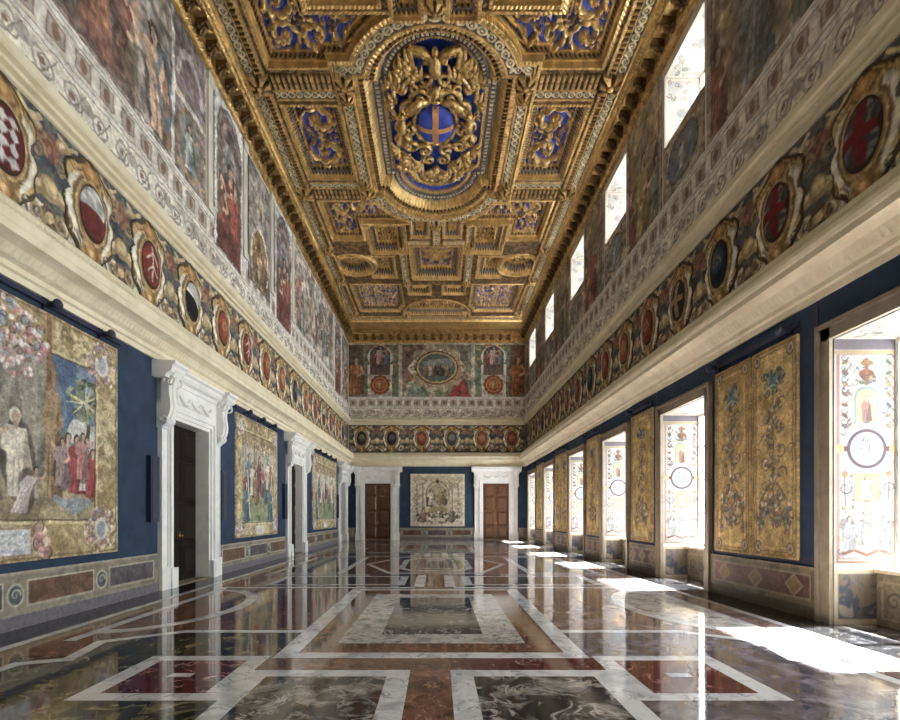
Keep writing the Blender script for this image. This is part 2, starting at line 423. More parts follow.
# ------------------------------------------------------------------ floor of inlaid polished marble
FM = [
 m_marble('black_breccia', ((24,24,26),(52,50,52),(110,104,106)), (170,160,150), 2.2, .045, .07, 1.6),
 m_marble('white_marble_inlay', ((196,196,200),(226,226,228),(172,174,182)), (120,124,134), 1.6, .03, .07, 1.8),
 m_marble('red_marble', ((84,55,44),(110,75,60),(136,99,80)), (196,150,120), 3.0, .02, .06, 2.6),
 m_marble('burgundy_marble', ((58,20,24),(86,32,36),(112,50,50)), (214,190,180), 2.4, .02, .06, 1.5),
 m_marble('grey_marble', ((54,55,60),(72,73,78),(92,92,96)), (206,206,208), 1.8, .03, .06, 1.2),
 m_marble('ochre_marble', ((96,68,42),(130,96,60),(152,118,80)), (84,48,30), 2.2, .04, .06, 2.0),
 m_marble('white_breccia', ((176,174,172),(206,204,200),(140,138,138)), (70,70,74), 3.2, .05, .07, 2.6),
 m_marble('lilac_breccia', ((70,66,74),(104,98,106),(150,142,148)), (54,46,52), 2.6, .05, .07, 1.8),
 m_marble('green_ochre_breccia', ((18,20,19),(52,50,40),(124,108,72)), (150,140,110), 2.0, .05, .06, 1.5),
 m_marble('rose_marble', ((98,80,78),(136,114,110),(178,158,154)), (86,64,62), 2.4, .05, .06, 1.8),
 m_marble('bold_breccia', ((18,18,20),(62,60,62),(168,162,156)), (196,190,182), 2.6, .05, .07, 1.8),
 m_marble('black_marble', ((12,12,14),(22,22,24),(38,38,40)), (90,90,90), 1.5, .012, .06, 1.4),
]
BLK, WHT, RED, BUR, GRY, OCH, WBR, LIL, GOB, ROS, BBR, NOI = range(12)
fl = MB(); fl.box(-HW-.9, HW+1.2, Y0-.3, Y1+.6, -.3, 0.0, BLK)
def fpoly(pts, z, m): fl.add([(p[0],p[1],z*.0012) for p in pts], [tuple(range(len(pts)))], m)
def frect(x0, x1, y0, y1, z, m): fpoly([(x0,y0),(x1,y0),(x1,y1),(x0,y1)], z, m)
def fband(pts, w, z, m, closed=False):
    """mitred strip of width w to the left of a polyline"""
    n = len(pts); P = [Vector((p[0],p[1])) for p in pts]; off = []
    for i in range(n):
        a = P[i]-P[i-1] if (i > 0 or closed) else P[1]-P[0]
        b = P[(i+1)%n]-P[i] if (i < n-1 or closed) else P[i]-P[i-1]
        a.normalize(); b.normalize(); na = Vector((-a.y,a.x)); nb = Vector((-b.y,b.x)); q = na+nb
        q = q/max(q.length_squared, .15)*2; off.append(P[i]+q*w)
    for i in range(n if closed else n-1):
        j = (i+1)%n; fpoly([P[i],P[j],off[j],off[i]], z, m)
def half_ell(cx, cy, rx, ry, sx): return [(cx+sx*rx*math.sin(t), cy-ry*math.cos(t)) for t in np.linspace(0, PI, 25)]
L_, R_ = Y0, Y1
for sx in (-1, 1):
    def X(a, b): return (min(sx*a, sx*b), max(sx*a, sx*b))
    frect(*X(5.32,6.03), L_, R_, 1, NOI)
    frect(*X(5.18,5.32), L_, R_, 2, WHT)
    frect(*X(4.7,5.18), L_, R_, 1, OCH if sx < 0 else ROS)
    for my in (False, True):
        def S(a, b):
            return (2*YC-max(a,b), 2*YC-min(a,b)) if my else (min(a,b), max(a,b))
        def Q(pts): return [(sx*p[0], 2*YC-p[1] if my else p[1]) for p in pts]
        flip = (sx > 0) == my
        # side fields
        frect(*X(1.8,4.7), *S(5.8,16.85), 2, RED if sx < 0 else ROS)
        pts = [(1.8,7.12),(3.5,7.12),(4.36,6.5),(4.2,5.72),(4.62,5.55),(4.72,4.2),(4.5,2.6),(4.72,Y0)]
        fpoly(Q([(1.8,Y0)]+pts), 3, LIL if sx > 0 else GOB)
        fband(Q(pts), (.15 if flip else -.15), 4, WHT)
        # half ellipse against the side band
        fpoly(Q(half_ell(4.72,9.0,1.35,2.1,-1)), 4, WHT); fpoly(Q(half_ell(4.72,9.0,1.15,1.85,-1)), 5, WBR if sx > 0 else RED)
        frect(*X(4.64,4.8), *S(6.5,11.5), 6, WHT)
        # beyond the big frame
        frect(*X(.45,4.7), *S(11.25,11.45), 4, WHT)
        frect(*X(.7,4.0), *S(11.75,13.5), 4, WHT); frect(*X(.9,3.8), *S(11.92,13.33), 5, BLK)
        frect(*X(.24,.48), *S(11.45,13.7), 6, WHT)
        frect(*X(2.6,4.7), *S(14.1,16.85), 4, WHT); frect(*X(2.8,4.5), *S(14.3,16.85), 5, GRY)
        frect(*X(1.8,4.7), *S(13.7,13.85), 4, WHT)
        # corner squares
        frect(*X(1.86,3.22), *S(4.4,5.8), 5, WHT); frect(*X(2.06,3.02), *S(4.58,5.62), 6, BUR)
        fpoly(Q([(2.42,5.04),(2.66,5.04),(2.66,5.16),(2.42,5.16)]), 7, WHT)
        # near panels
        frect(*X(0,1.86), *S(1.2,5.27), 5, WHT); frect(*X(.44,1.66), *S(1.4,5.06), 6, BBR)
        frect(*X(0,1.86), *S(5.27,5.72), 5, RED if sx < 0 else BUR)
for my in (False, True):
    def S(a, b): return (2*YC-max(a,b), 2*YC-min(a,b)) if my else (min(a,b), max(a,b))
    frect(-.43,.43, *S(Y0,5.27), 7, WHT); frect(-.21,.21, *S(Y0,5.7), 8, RED)
    frect(-1.81,1.81, *S(5.7,11.1), 8, WHT); frect(-1.57,1.57, *S(5.93,10.87), 9, RED)
    frect(-1.19,1.19, *S(6.35,10.35), 10, WBR); frect(-.69,.69, *S(6.85,9.9), 11, GRY)
    frect(-.24,.24, *S(11.1,14.2), 7, RED)
    frect(-1.8,1.8, *S(13.7,16.85), 5, LIL)
for sx in (-1,1):
    a = sorted((sx*.5,sx*4.6)); frect(a[0],a[1],28.35,33.6,9,WBR); a = sorted((sx*.9,sx*2.0)); frect(a[0],a[1],29.2,32.6,10,RED); a = sorted((sx*1.1,sx*1.8)); frect(a[0],a[1],29.6,32.2,11,WHT); a = sorted((sx*2.5,sx*4.2)); frect(a[0],a[1],29.2,32.6,10,GRY)
dia = [(-2.35,YC),(-1.35,YC-2.75),(1.35,YC-2.75),(2.35,YC),(1.35,YC+2.75),(-1.35,YC+2.75)]
fpoly(dia, 8, WHT); fpoly([(x*.93, YC+(y-YC)*.93) for x,y in dia], 9, RED)
def octo(a, b, c): return [(-a,YC-b+c),(-a+c*.6,YC-b),(a-c*.6,YC-b),(a,YC-b+c),(a,YC+b-c),(a-c*.6,YC+b),(-a+c*.6,YC+b),(-a,YC+b-c)]
fpoly(octo(1.15,2.2,.7), 10, WHT); fpoly(octo(.95,1.95,.6), 11, OCH); frect(-.66,.66,YC-1.5,YC+1.5,12,WHT); frect(-.56,.56,YC-1.36,YC+1.36,13,GRY)
struct(fl.build('floor', FM))

# ------------------------------------------------------------------ walls
def wall_cells(name, x0, x1, th, opens, z1=14.9, zsplit=5.0, loc=(0,0,0), rz=0.0):
    xs = sorted({x0, x1} | {o[k] for o in opens for k in (0,1)}); zs = sorted({-.02, zsplit, z1} | {o[k] for o in opens for k in (2,3) if o[k] > 0})
    b = MB()
    for i in range(len(xs)-1):
        cx = (xs[i]+xs[i+1])/2; run = None
        for j in range(len(zs)-1):
            cz = (zs[j]+zs[j+1])/2
            if any(o[0] < cx < o[1] and o[2] < cz < o[3] for o in opens): continue
            b.box(xs[i], xs[i+1], 0, th, zs[j], zs[j+1], 0 if cz < zsplit else 1)
    o = b.build(name, [M['fabric'], M['plaster']]); o.location = loc; o.rotation_euler = (0,0,rz); return struct(o)
wall_cells('wall_left', Y0, Y1+.5, .5, [(y-DOOR_W, y+DOOR_W, -.1, DOOR_H) for y in DOOR_Y], loc=WALLS['left'][0], rz=WALLS['left'][1])
ops = []
for y in WIN_Y: ops += [(-y-WIN_W, -y+WIN_W, -.1, WIN_H), (-y-CLE_W, -y+CLE_W, CLE_A, CLE_B)]
wall_cells('wall_right', -Y1-.5, -Y0, WIN_D+.06, ops, loc=WALLS['right'][0], rz=WALLS['right'][1])
BD = [-4.03, 4.03]
wall_cells('wall_back', -HW, HW, .5, [(x-DOOR_W, x+DOOR_W, -.1, DOOR_H) for x in BD], loc=WALLS['back'][0])
nb = MB(); nb.box(-HW-.5, HW+1.04, Y0-.3, Y0, -.02, 14.9); struct(nb.build('wall_front', M['plaster']))
nb = MB(); nb.box(-HW-.5, HW+1.04, Y0-.3, Y1+.5, 15.35, 15.6)
nb.box(-HW-.5, -HW, Y0-.3, Y1+.5, 14.9, 15.35); nb.box(HW, HW+.5, Y0-.3, Y1+.5, 14.9, 15.35); nb.box(-HW, HW, Y1, Y1+.5, 14.9, 15.35); nb.box(-HW, HW, Y0-.3, Y0, 14.9, 15.35)
struct(nb.build('roof_structure', M['darkgold']))

# ------------------------------------------------------------------ painted dado under the fabric
DZ = .82
def dado_paint(x0, x1, left):
    def f(P):
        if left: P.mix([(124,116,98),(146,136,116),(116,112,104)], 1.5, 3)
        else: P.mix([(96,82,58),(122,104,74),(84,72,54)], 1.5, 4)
        line = (196,186,160) if left else (150,134,98)
        P.rect(x0-1, x1+1, 0, .2, (110,104,112) if left else (92,80,66)); P.rect(x0-1, x1+1, .2, .215, line, .6); P.rect(x0-1, x1+1, DZ-.035, DZ+1, line, .55)
        w = x1-x0; n = max(1, round((w+.4)/1.9)); e = .14
        if left:
            cell = w/n; k = 0
            for i in range(n):
                a, b = x0+i*cell+.2, x0+(i+1)*cell-.2
                col = ((112,78,56),(88,80,86))[i%2] if n > 1 else (118,84,60)
                P.poly([(a,.3),(b,.3),(b-(.09 if i < n-1 else 0),.5),(b,.69),(a,.69),(a+(.09 if i else 0),.5)] if False else [(a,.3),(b,.3),(b,.69),(a,.69)], line)
                P.rect(a+.025, b-.025, .325, .665, col); P.mix([tuple(int(c*.8) for c in col), tuple(min(255,int(c*1.2)) for c in col)], 6, i, box=(a+.03,b-.03,.33,.66), al=.6)
                if i: 
                    P.ell(x0+i*cell, .49, .15, .17, line); P.ell(x0+i*cell, .49, .12, .14, (74,88,92)); P.curl(x0+i*cell, .49, .09, 1.2, 1, .03, line)
        else:
            a, b = x0+.14, x1-.14; m = (a+b)/2
            P.frame(a, b, .28, .7, .025, line); P.rect(a+.03, b-.03, .31, .67, (106,66,50)); P.mix([(88,56,44),(120,80,60)], 5, 8, box=(a+.03,b-.03,.31,.67), al=.7)
            for k in (-1,0,1):
                c = m+k*w*.33; P.poly([(c-.22,.49),(c,.3),(c+.22,.49),(c,.68)], line); P.poly([(c-.18,.49),(c,.335),(c+.18,.49),(c,.645)], (132,98,60))
    return f
def dado_runs(side, runs):
    for k,(a,b) in enumerate(runs):
        yd = (lambda t: abs(t)) if side != 'back' else None
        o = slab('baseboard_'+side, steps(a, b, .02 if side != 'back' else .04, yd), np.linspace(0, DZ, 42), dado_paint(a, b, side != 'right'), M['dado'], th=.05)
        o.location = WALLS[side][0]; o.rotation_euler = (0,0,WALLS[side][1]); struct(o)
CS = 1.5     # half width of a door surround
dl = [Y0] + [v for y in DOOR_Y for v in (y-CS, y+CS)] + [Y1]
dado_runs('left', [(dl[i], dl[i+1]) for i in range(0, len(dl), 2) if dl[i+1]-dl[i] > .3])
dr = [Y0] + [v for y in WIN_Y for v in (y-WIN_W-.25, y+WIN_W+.25)] + [Y1]
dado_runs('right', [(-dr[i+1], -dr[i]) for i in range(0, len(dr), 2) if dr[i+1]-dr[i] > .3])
dado_runs('back', [(-HW,BD[0]-CS), (BD[0]+CS,BD[1]-CS), (BD[1]+CS,HW)])

# ------------------------------------------------------------------ cornices
low = [(0,5.0),(.05,5.0),(.05,5.1),(.1,5.12),(.1,5.2),(.16,5.24),(.2,5.3),(.28,5.36),(.38,5.4),(.46,5.42),(.46,5.52),(.48,5.54),(.5,5.6),(.5,5.66),(.46,5.7),(.42,5.76),(.44,5.82),(.36,5.9),(0,5.96)]
mid = [(0,7.82),(.06,7.83),(.06,7.9),(.02,7.905),(.02,7.94),(.12,7.945),(.12,8.01),(.06,8.015),(.06,8.05),(.17,8.07),(.2,8.1),(.2,8.19),(.12,8.195),(.12,8.225),(.16,8.23),(.16,8.27),(0,8.3)]
EX = {'left': (Y0,Y1), 'right': (-Y1,-Y0), 'back': (-HW,HW)}
for k,(nm,prof,ms,sc) in enumerate([('low',low,'stone',{5:(.11,.035),6:(.11,.03),14:(.09,.03),15:(.09,.03)}), ('mid',mid,'stone',None)]):
    for j,side in enumerate(('left','right','back')):
        a,b = EX[side]
        o = profile_run(f'trim_{k*3+j+1}', prof, a, b, M[ms], step=.03 if sc else None, scallop=sc, ydist=(lambda t: abs(t)) if side != 'back' else None)
        o.location = WALLS[side][0]; o.rotation_euler = (0,0,WALLS[side][1]); struct(o)

# ------------------------------------------------------------------ doors in carved marble surrounds
def make_door(wood, recess, name='door_1'):
    r = struct_root(name)
    w, h = DOOR_W, DOOR_H
    a = MB()                                               # stepped architrave and jambs
    for sx in (-1,1):
        x = lambda p,q: (min(sx*p,sx*q), max(sx*p,sx*q))
        a.box(*x(w-.02,w+.06), -.05, recess+.06, 0, h+.06); a.box(*x(w+.06,w+.16), -.09, .02, 0, h+.16); a.box(*x(w+.16,w+.24), -.13, .02, 0, h+.24)
    a.box(-w-.06,w+.06,-.05,recess+.06,h-.02,h+.06); a.box(-w-.16,w+.16,-.09,.02,h+.06,h+.16); a.box(-w-.24,w+.24,-.13,.02,h+.16,h+.24)
    a.build('architrave', M['white'], r)
    for sx in (-1,1):                                      # pilaster with sunk panel, plinth, console
        x = lambda p,q: (min(sx*p,sx*q), max(sx*p,sx*q))
        p = MB(); p.box(*x(1.16,1.46), -.07, .02, .5, 4.2)
        p.box(*x(1.16,1.2), -.1, -.07, .5, 3.6); p.box(*x(1.42,1.46), -.1, -.07, .5, 3.6); p.box(*x(1.16,1.46), -.12, -.07, 3.55, 3.68)
        p.build('pilaster', M['white'], r)
        q = MB(); q.box(*x(.9,1.16), -.17, .02, 0, .46); q.box(*x(1.16,1.5), -.13, .02, 0, .5); q.build('plinth', M['white'], r)
        c = MB(); prof = []                                # S-scroll bracket seen from the side: (y, z)
        for t in np.linspace(0, 1, 22):
            z = 4.78-1.18*t; y = -.44+.30*t+.09*math.sin(t*2*PI)*(1-.3*t) - (.05 if .86 < t < .97 else 0)
            prof.append((y, z))
        prof += [(-.1,3.56),(.02,3.56),(.02,4.78)]
        c.prism(prof, 'x', *x(1.2,1.5))
        c.prism([(p_[0]-.025, p_[1]) for p_ in prof[2:20]]+[(prof[19][0]+.05,prof[19][1]),(prof[2][0]+.05,prof[2][1])], 'x', *x(1.31,1.39))
        for (yy,zz,rr) in ((-.3,4.56,.15),(-.17,3.72,.09)):
            for xe in (1.19,1.51): 
                c.tube([(sx*xe, yy+rr*(1-.85*t)*math.cos(2.6*PI*t), zz+rr*(1-.85*t)*math.sin(2.6*PI*t)) for t in np.linspace(0,1,22)], [.03*(1-.6*t) for t in np.linspace(0,1,22)], 6)
        c.build('console', M['white'], r)
    e = MB()                                               # frieze slab with festoon, cornice
    e.box(-1.5,1.5,-.1,.02,h+.24,4.66)
    e.box(-.86,.86,-.13,-.1,h+.34,4.56)
    for k in range(3):
        cx = (k-1)*.55; e.tube([(cx-.25+.5*t, -.15-.03*math.sin(PI*t), 4.42-.17*math.sin(PI*t)) for t in np.linspace(0,1,11)], [.025+.03*math.sin(PI*t) for t in np.linspace(0,1,11)], 7)
    e.build('frieze_panel', M['white'], r)
    g = MB(); cp = [(.02,4.62),(-.14,4.62),(-.17,4.7),(-.26,4.74),(-.3,4.8),(-.3,4.86),(-.36,4.9),(-.36,4.96),(.02,4.98)]
    g.prism(cp, 'x', -1.6, 1.6)
    for sx in (-1,1): 
        g.prism([(y*1.0-(.14 if y < 0 else 0), z) for y,z in cp], 'x', min(sx*1.12,sx*1.68), max(sx*1.12,sx*1.68))
    g.build('cornice', M['white'], r)
    for sx in (-1,1):                                      # two leaves with raised panels
        x = lambda p,q: (min(sx*p,sx*q), max(sx*p,sx*q))
        d = MB(); d.box(*x(.003,w-.025), recess, recess+.06, .01, h-.025)
        for (z0,z1) in ((.16,.86),(1.0,1.9),(2.04,2.94),(3.08,3.72)):
            a0,a1 = x(.12,w-.13); d.frustum(a0-.05, a1+.05, z0-.05, z1+.05, recess, recess-.025, .02); d.frustum(a0, a1, z0, z1, recess-.025, recess-.075, .07)
        lf = d.build('door_leaf', wood, r)
        hd = MB(); hd.box(*x(.04,.09), recess-.01, recess, 1.05, 1.25); hd.ball((sx*.065, recess-.05, 1.14), .03); hd.build('door_handle', M['brass'], lf, True)
    s = MB(); s.box(-w,w,-.06,recess+.1,.0,.022); s.build('threshold', M['taupe'], r)
    return r
n = 0
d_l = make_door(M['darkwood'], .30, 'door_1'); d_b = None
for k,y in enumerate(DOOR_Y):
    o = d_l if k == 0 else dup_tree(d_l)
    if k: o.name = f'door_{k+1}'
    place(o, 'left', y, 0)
bk = MB(); bk.box(-6.53-1.2,-6.53,Y0,Y1,-.02,5); bk.box(-HW-.5,HW,Y1+.4,Y1+.5,-.02,5); struct(bk.build('wall_behind_doors', M['darkwood']))  # backing added behind the doors to block daylight through the leaf gaps
sun_slab = MB(); sun_slab.box(HW+WIN_D+.06,HW+WIN_D+.62,Y0-.3,Y1+.5,CLE_B+.02,CLE_B+.3); struct(sun_slab.build('trim_eaves', M['stone']))  # unseen slab added outside to keep direct sun out of the clerestory
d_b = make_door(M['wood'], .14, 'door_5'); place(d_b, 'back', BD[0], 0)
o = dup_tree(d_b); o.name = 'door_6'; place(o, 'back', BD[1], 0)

# ------------------------------------------------------------------ windows in painted embrasures
INK = [(84,58,46),(58,64,76),(104,82,52),(70,48,46),(62,68,54)]
def jamb_paint(P):
    W = WIN_D; P.fill((134,130,127)); P.aa = .012; P.mix([(126,122,120),(142,138,134),(134,131,131)],3,7)
    # lower socle
    P.rect(0,W,0,.84,(168,150,120)); P.rect(.06,W-.05,.08,.76,(96,92,92)); P.mix([(112,96,78),(70,74,86),(140,128,110)], 4, 2, box=(.08,W-.07,.1,.74)); P.rect(0,W,.82,.9,(196,178,146))
    P.frame(.03,W-.03,.92,4.12,.035,(120,88,74)); P.frame(.07,W-.07,.98,4.06,.012,(96,60,50))
    P.rect(0,W,4.13,4.3,(84,76,84)); P.rect(0,W,4.06,4.12,(124,108,74))
    m = W/2; rnd = random.Random(4)
    # bottom: dolphins and herms
    P.line([(.14,1.06),(.3,1.12),(m,1.04),(W-.3,1.12),(W-.14,1.06)], .05, (92,52,44))
    for sx in (-1,1):
        P.fig(m+sx*.26, 1.12, .52, (112,112,116), (92,94,100), (124,114,108), arm=sx*-1)
        P.ell(m+sx*.36,1.5,.05,.1,(90,96,110))
    P.ell(m,1.36,.1,.22,(80,86,104)); P.ell(m,1.36,.06,.17,(140,136,130)); P.frame(.13,W-.13,1.74,1.755,.01,(96,60,50))
    # ochre panel with white figure
    P.rect(m-.2,m+.2,1.84,2.28,(140,112,74)); P.frame(m-.2,m+.2,1.84,2.28,.02,(150,96,70)); P.fig(m,1.88,.36,(170,164,156),(130,126,120),arm=1)
    for sx in (-1,1):
        P.curl(m+sx*.32,2.05,.1,1.4,sx,.03,INK[1]); P.line([(m+sx*.32,1.8),(m+sx*.34,2.26)],.02,INK[3]); P.ell(m+sx*.33,2.26,.05,.05,INK[2])
    # roundel
    P.ell(m,2.64,.3,.3,(58,44,54)); P.ell(m,2.64,.25,.25,(128,120,116)); P.ell(m,2.64,.21,.21,(100,106,116)); P.fig(m-.02,2.5,.32,(150,148,146),(110,114,124),arm=1)
    for sx in (-1,1): P.rect(*sorted((m+sx*.28,m+sx*.44)),2.6,2.68,(74,42,40)); P.ell(m+sx*.4,2.64,.06,.08,(140,112,74))
    # arched niche panel
    P.rect(m-.19,m+.19,3.02,3.42,(84,98,98)); P.ell(m,3.42,.19,.16,(84,98,98)); P.rect(m-.15,m+.15,3.04,3.42,(140,114,78)); P.ell(m,3.42,.15,.12,(140,114,78)); P.fig(m,3.06,.38,(108,72,66),(76,52,54),arm=1)
    # top vase
    P.ell(m,3.76,.12,.08,(86,48,34)); P.line([(m,3.62),(m,3.98)],.06,(98,58,34)); P.ell(m,3.93,.1,.05,(110,76,38)); P.flowers(m,3.68,.2,.05,10,3,INK,.035)
    for sx in (-1,1):
        for z in np.arange(2.98,4.0,.16):
            P.ell(m+sx*.33,z,.055,.03,INK[rnd.randrange(5)],rot=rnd.uniform(-1,1)); P.curl(m+sx*.34,z+.07,.06,1.2,sx,.02,INK[rnd.randrange(5)])
        for z in np.arange(1.1,1.7,.2): P.curl(m+sx*.4,z,.05,1.2,sx,.018,INK[rnd.randrange(5)])
    for k in range(150):
        x,z = rnd.uniform(.12,W-.12),rnd.uniform(1.0,4.0)
        if abs(x-m) < .2 and 1.75 < z < 3.6 or math.hypot(x-m,z-2.64) < .36: continue
        P.curl(x,z,.05,1.2,rnd.choice((-1,1)),.016,INK[k%5],rnd.uniform(0,6),al=.8)
        if k%3 == 0: P.ell(x,z+.05,.03,.014,INK[(k+2)%5],rot=rnd.uniform(0,3))
    for z in (1.78,2.32,2.98,3.58): P.line([(.1,z),(m-.24,z)],.012,(96,72,62)); P.line([(m+.24,z),(W-.1,z)],.012,(96,72,62))
    P.grain(.06,5)
def grot_paint(W,H,sd):
    def f(P):
        P.fill((132,128,121)); rnd = random.Random(sd); P.frame(.05,W-.05,.05,H-.05,.03,(190,150,120))
        for k in range(int(W*H*16)):
            x,y = rnd.uniform(.12,W-.12),rnd.uniform(.12,H-.12); P.curl(x,y,.07,1.2,rnd.choice((-1,1)),.02,INK[rnd.randrange(5)],rnd.uniform(0,6))
        P.ell(W/2,H/2,.18,.14,(116,100,86)); P.ell(W/2,H/2,.13,.1,(96,96,96))
    return f
def apron_paint(P):
    P.mix([(126,112,88),(152,138,110)],3,6); P.frame(.1,2*WIN_W-.1,.1,.66,.02,(176,160,124))
    for k in range(5): P.curl(.3+k*.39,.38,.14,1.5,(-1)**k,.035,(86,76,64))
def make_window(tall, name):
    r = struct_root(name); W = WIN_W if tall else CLE_W; A, B = (0, WIN_H) if tall else (CLE_A, CLE_B); D = WIN_D; H = B-A
    if tall: j = slab('reveal', np.linspace(0,D,84), np.linspace(0,H,340), jamb_paint, M['grot'], r, th=.015)
    else: j = slab('reveal', np.linspace(0,D,50), np.linspace(0,H,90), grot_paint(D,H,5), M['grot'], r, th=.015)
    j.location = (-W,0,A); j.rotation_euler = (0,0,PI/2)
    k = j.copy(); C.objects.link(k); k.location = (W,D,A); k.rotation_euler = (0,0,-PI/2)
    s = slab('soffit', np.linspace(-W,W,90), np.linspace(0,D,44), (lambda P: (setattr(P,'u',P.u+W), grot_paint(2*W,D,9)(P))), M['grot'], r, th=.015)
    s.location = (0,D,B); s.rotation_euler = (PI/2,0,0)
    if tall:
        ap = slab('window_sill', np.linspace(-W,W,110), np.linspace(0,.78,46), (lambda P: (setattr(P,'u',P.u+W), apron_paint(P))), M['dado'], r, th=D-.64, y0=D)
        c = MB(); c.box(-W,W,.6,D,.78,.84); c.build('sill_slab', M['stone'], r)
        t = MB(); f = .25                                     # stone surround
        for sx in (-1,1): t.box(*sorted((sx*W,sx*(W+f))), -.06, .015, 0, B+f)
        t.box(-W-f,W+f,-.06,.015,B,B+f)
        for sx in (-1,1): t.box(*sorted((sx*(W+.18),sx*(W+f))), -.1, -.06, 0, B+f)
        t.box(-W-f,W+f,-.1,-.06,B+.18,B+f); t.build('window_surround', M['taupe'], r)
    else:
        sl = slab('window_sill', np.linspace(-W,W,60), np.linspace(0,D,30), (lambda P: P.fill((140,136,127))), M['grot'], r, th=.015)
        sl.location = (0,0,A); sl.rotation_euler = (-PI/2,0,0)
    zb = (.84 if tall else A+.015); fr = MB(); y0,y1 = D-.06,D
    for sx in (-1,1): fr.box(*sorted((sx*(W-.07),sx*W)), y0,y1,zb,B)
    fr.box(-W,W,y0,y1,zb,zb+.08); fr.box(-W,W,y0,y1,B-.08,B); fr.box(-.05,.05,y0-.01,y1,zb,B)
    for q in range(1,4 if tall else 2): 
        z = zb+(B-zb)*q/(4 if tall else 2); fr.box(-W,W,y0+.01,y1-.01,z-.018,z+.018)
    fr.build('window_frame', M['frame'], r)
    g = MB(); g.box(-W+.02,W-.02,D-.035,D-.028,zb+.02,B-.02); g.build('window_pane', M['glass'], r)
    return r
wt = make_window(True,'window_1'); wc = make_window(False,'window_8')
def portal(y, z0, z1, w):
    l = bpy.data.lights.new('daylight_portal','AREA'); l.shape = 'RECTANGLE'; l.size = 2*w; l.size_y = z1-z0; l.cycles.is_portal = True
    o = bpy.data.objects.new('daylight_portal', l); C.objects.link(o); o.location = (HW+WIN_D+.02, y, (z0+z1)/2); o.rotation_euler = (PI/2,0,PI/2)
for k,y in enumerate(WIN_Y):
    a = wt if k == 0 else dup_tree(wt); b = wc if k == 0 else dup_tree(wc)
    a.name = f'window_{k+1}'; b.name = f'window_{k+8}'; place(a,'right',y,0); place(b,'right',y,0)
    portal(y,.84,WIN_H,WIN_W); portal(y,CLE_A,CLE_B,CLE_W)

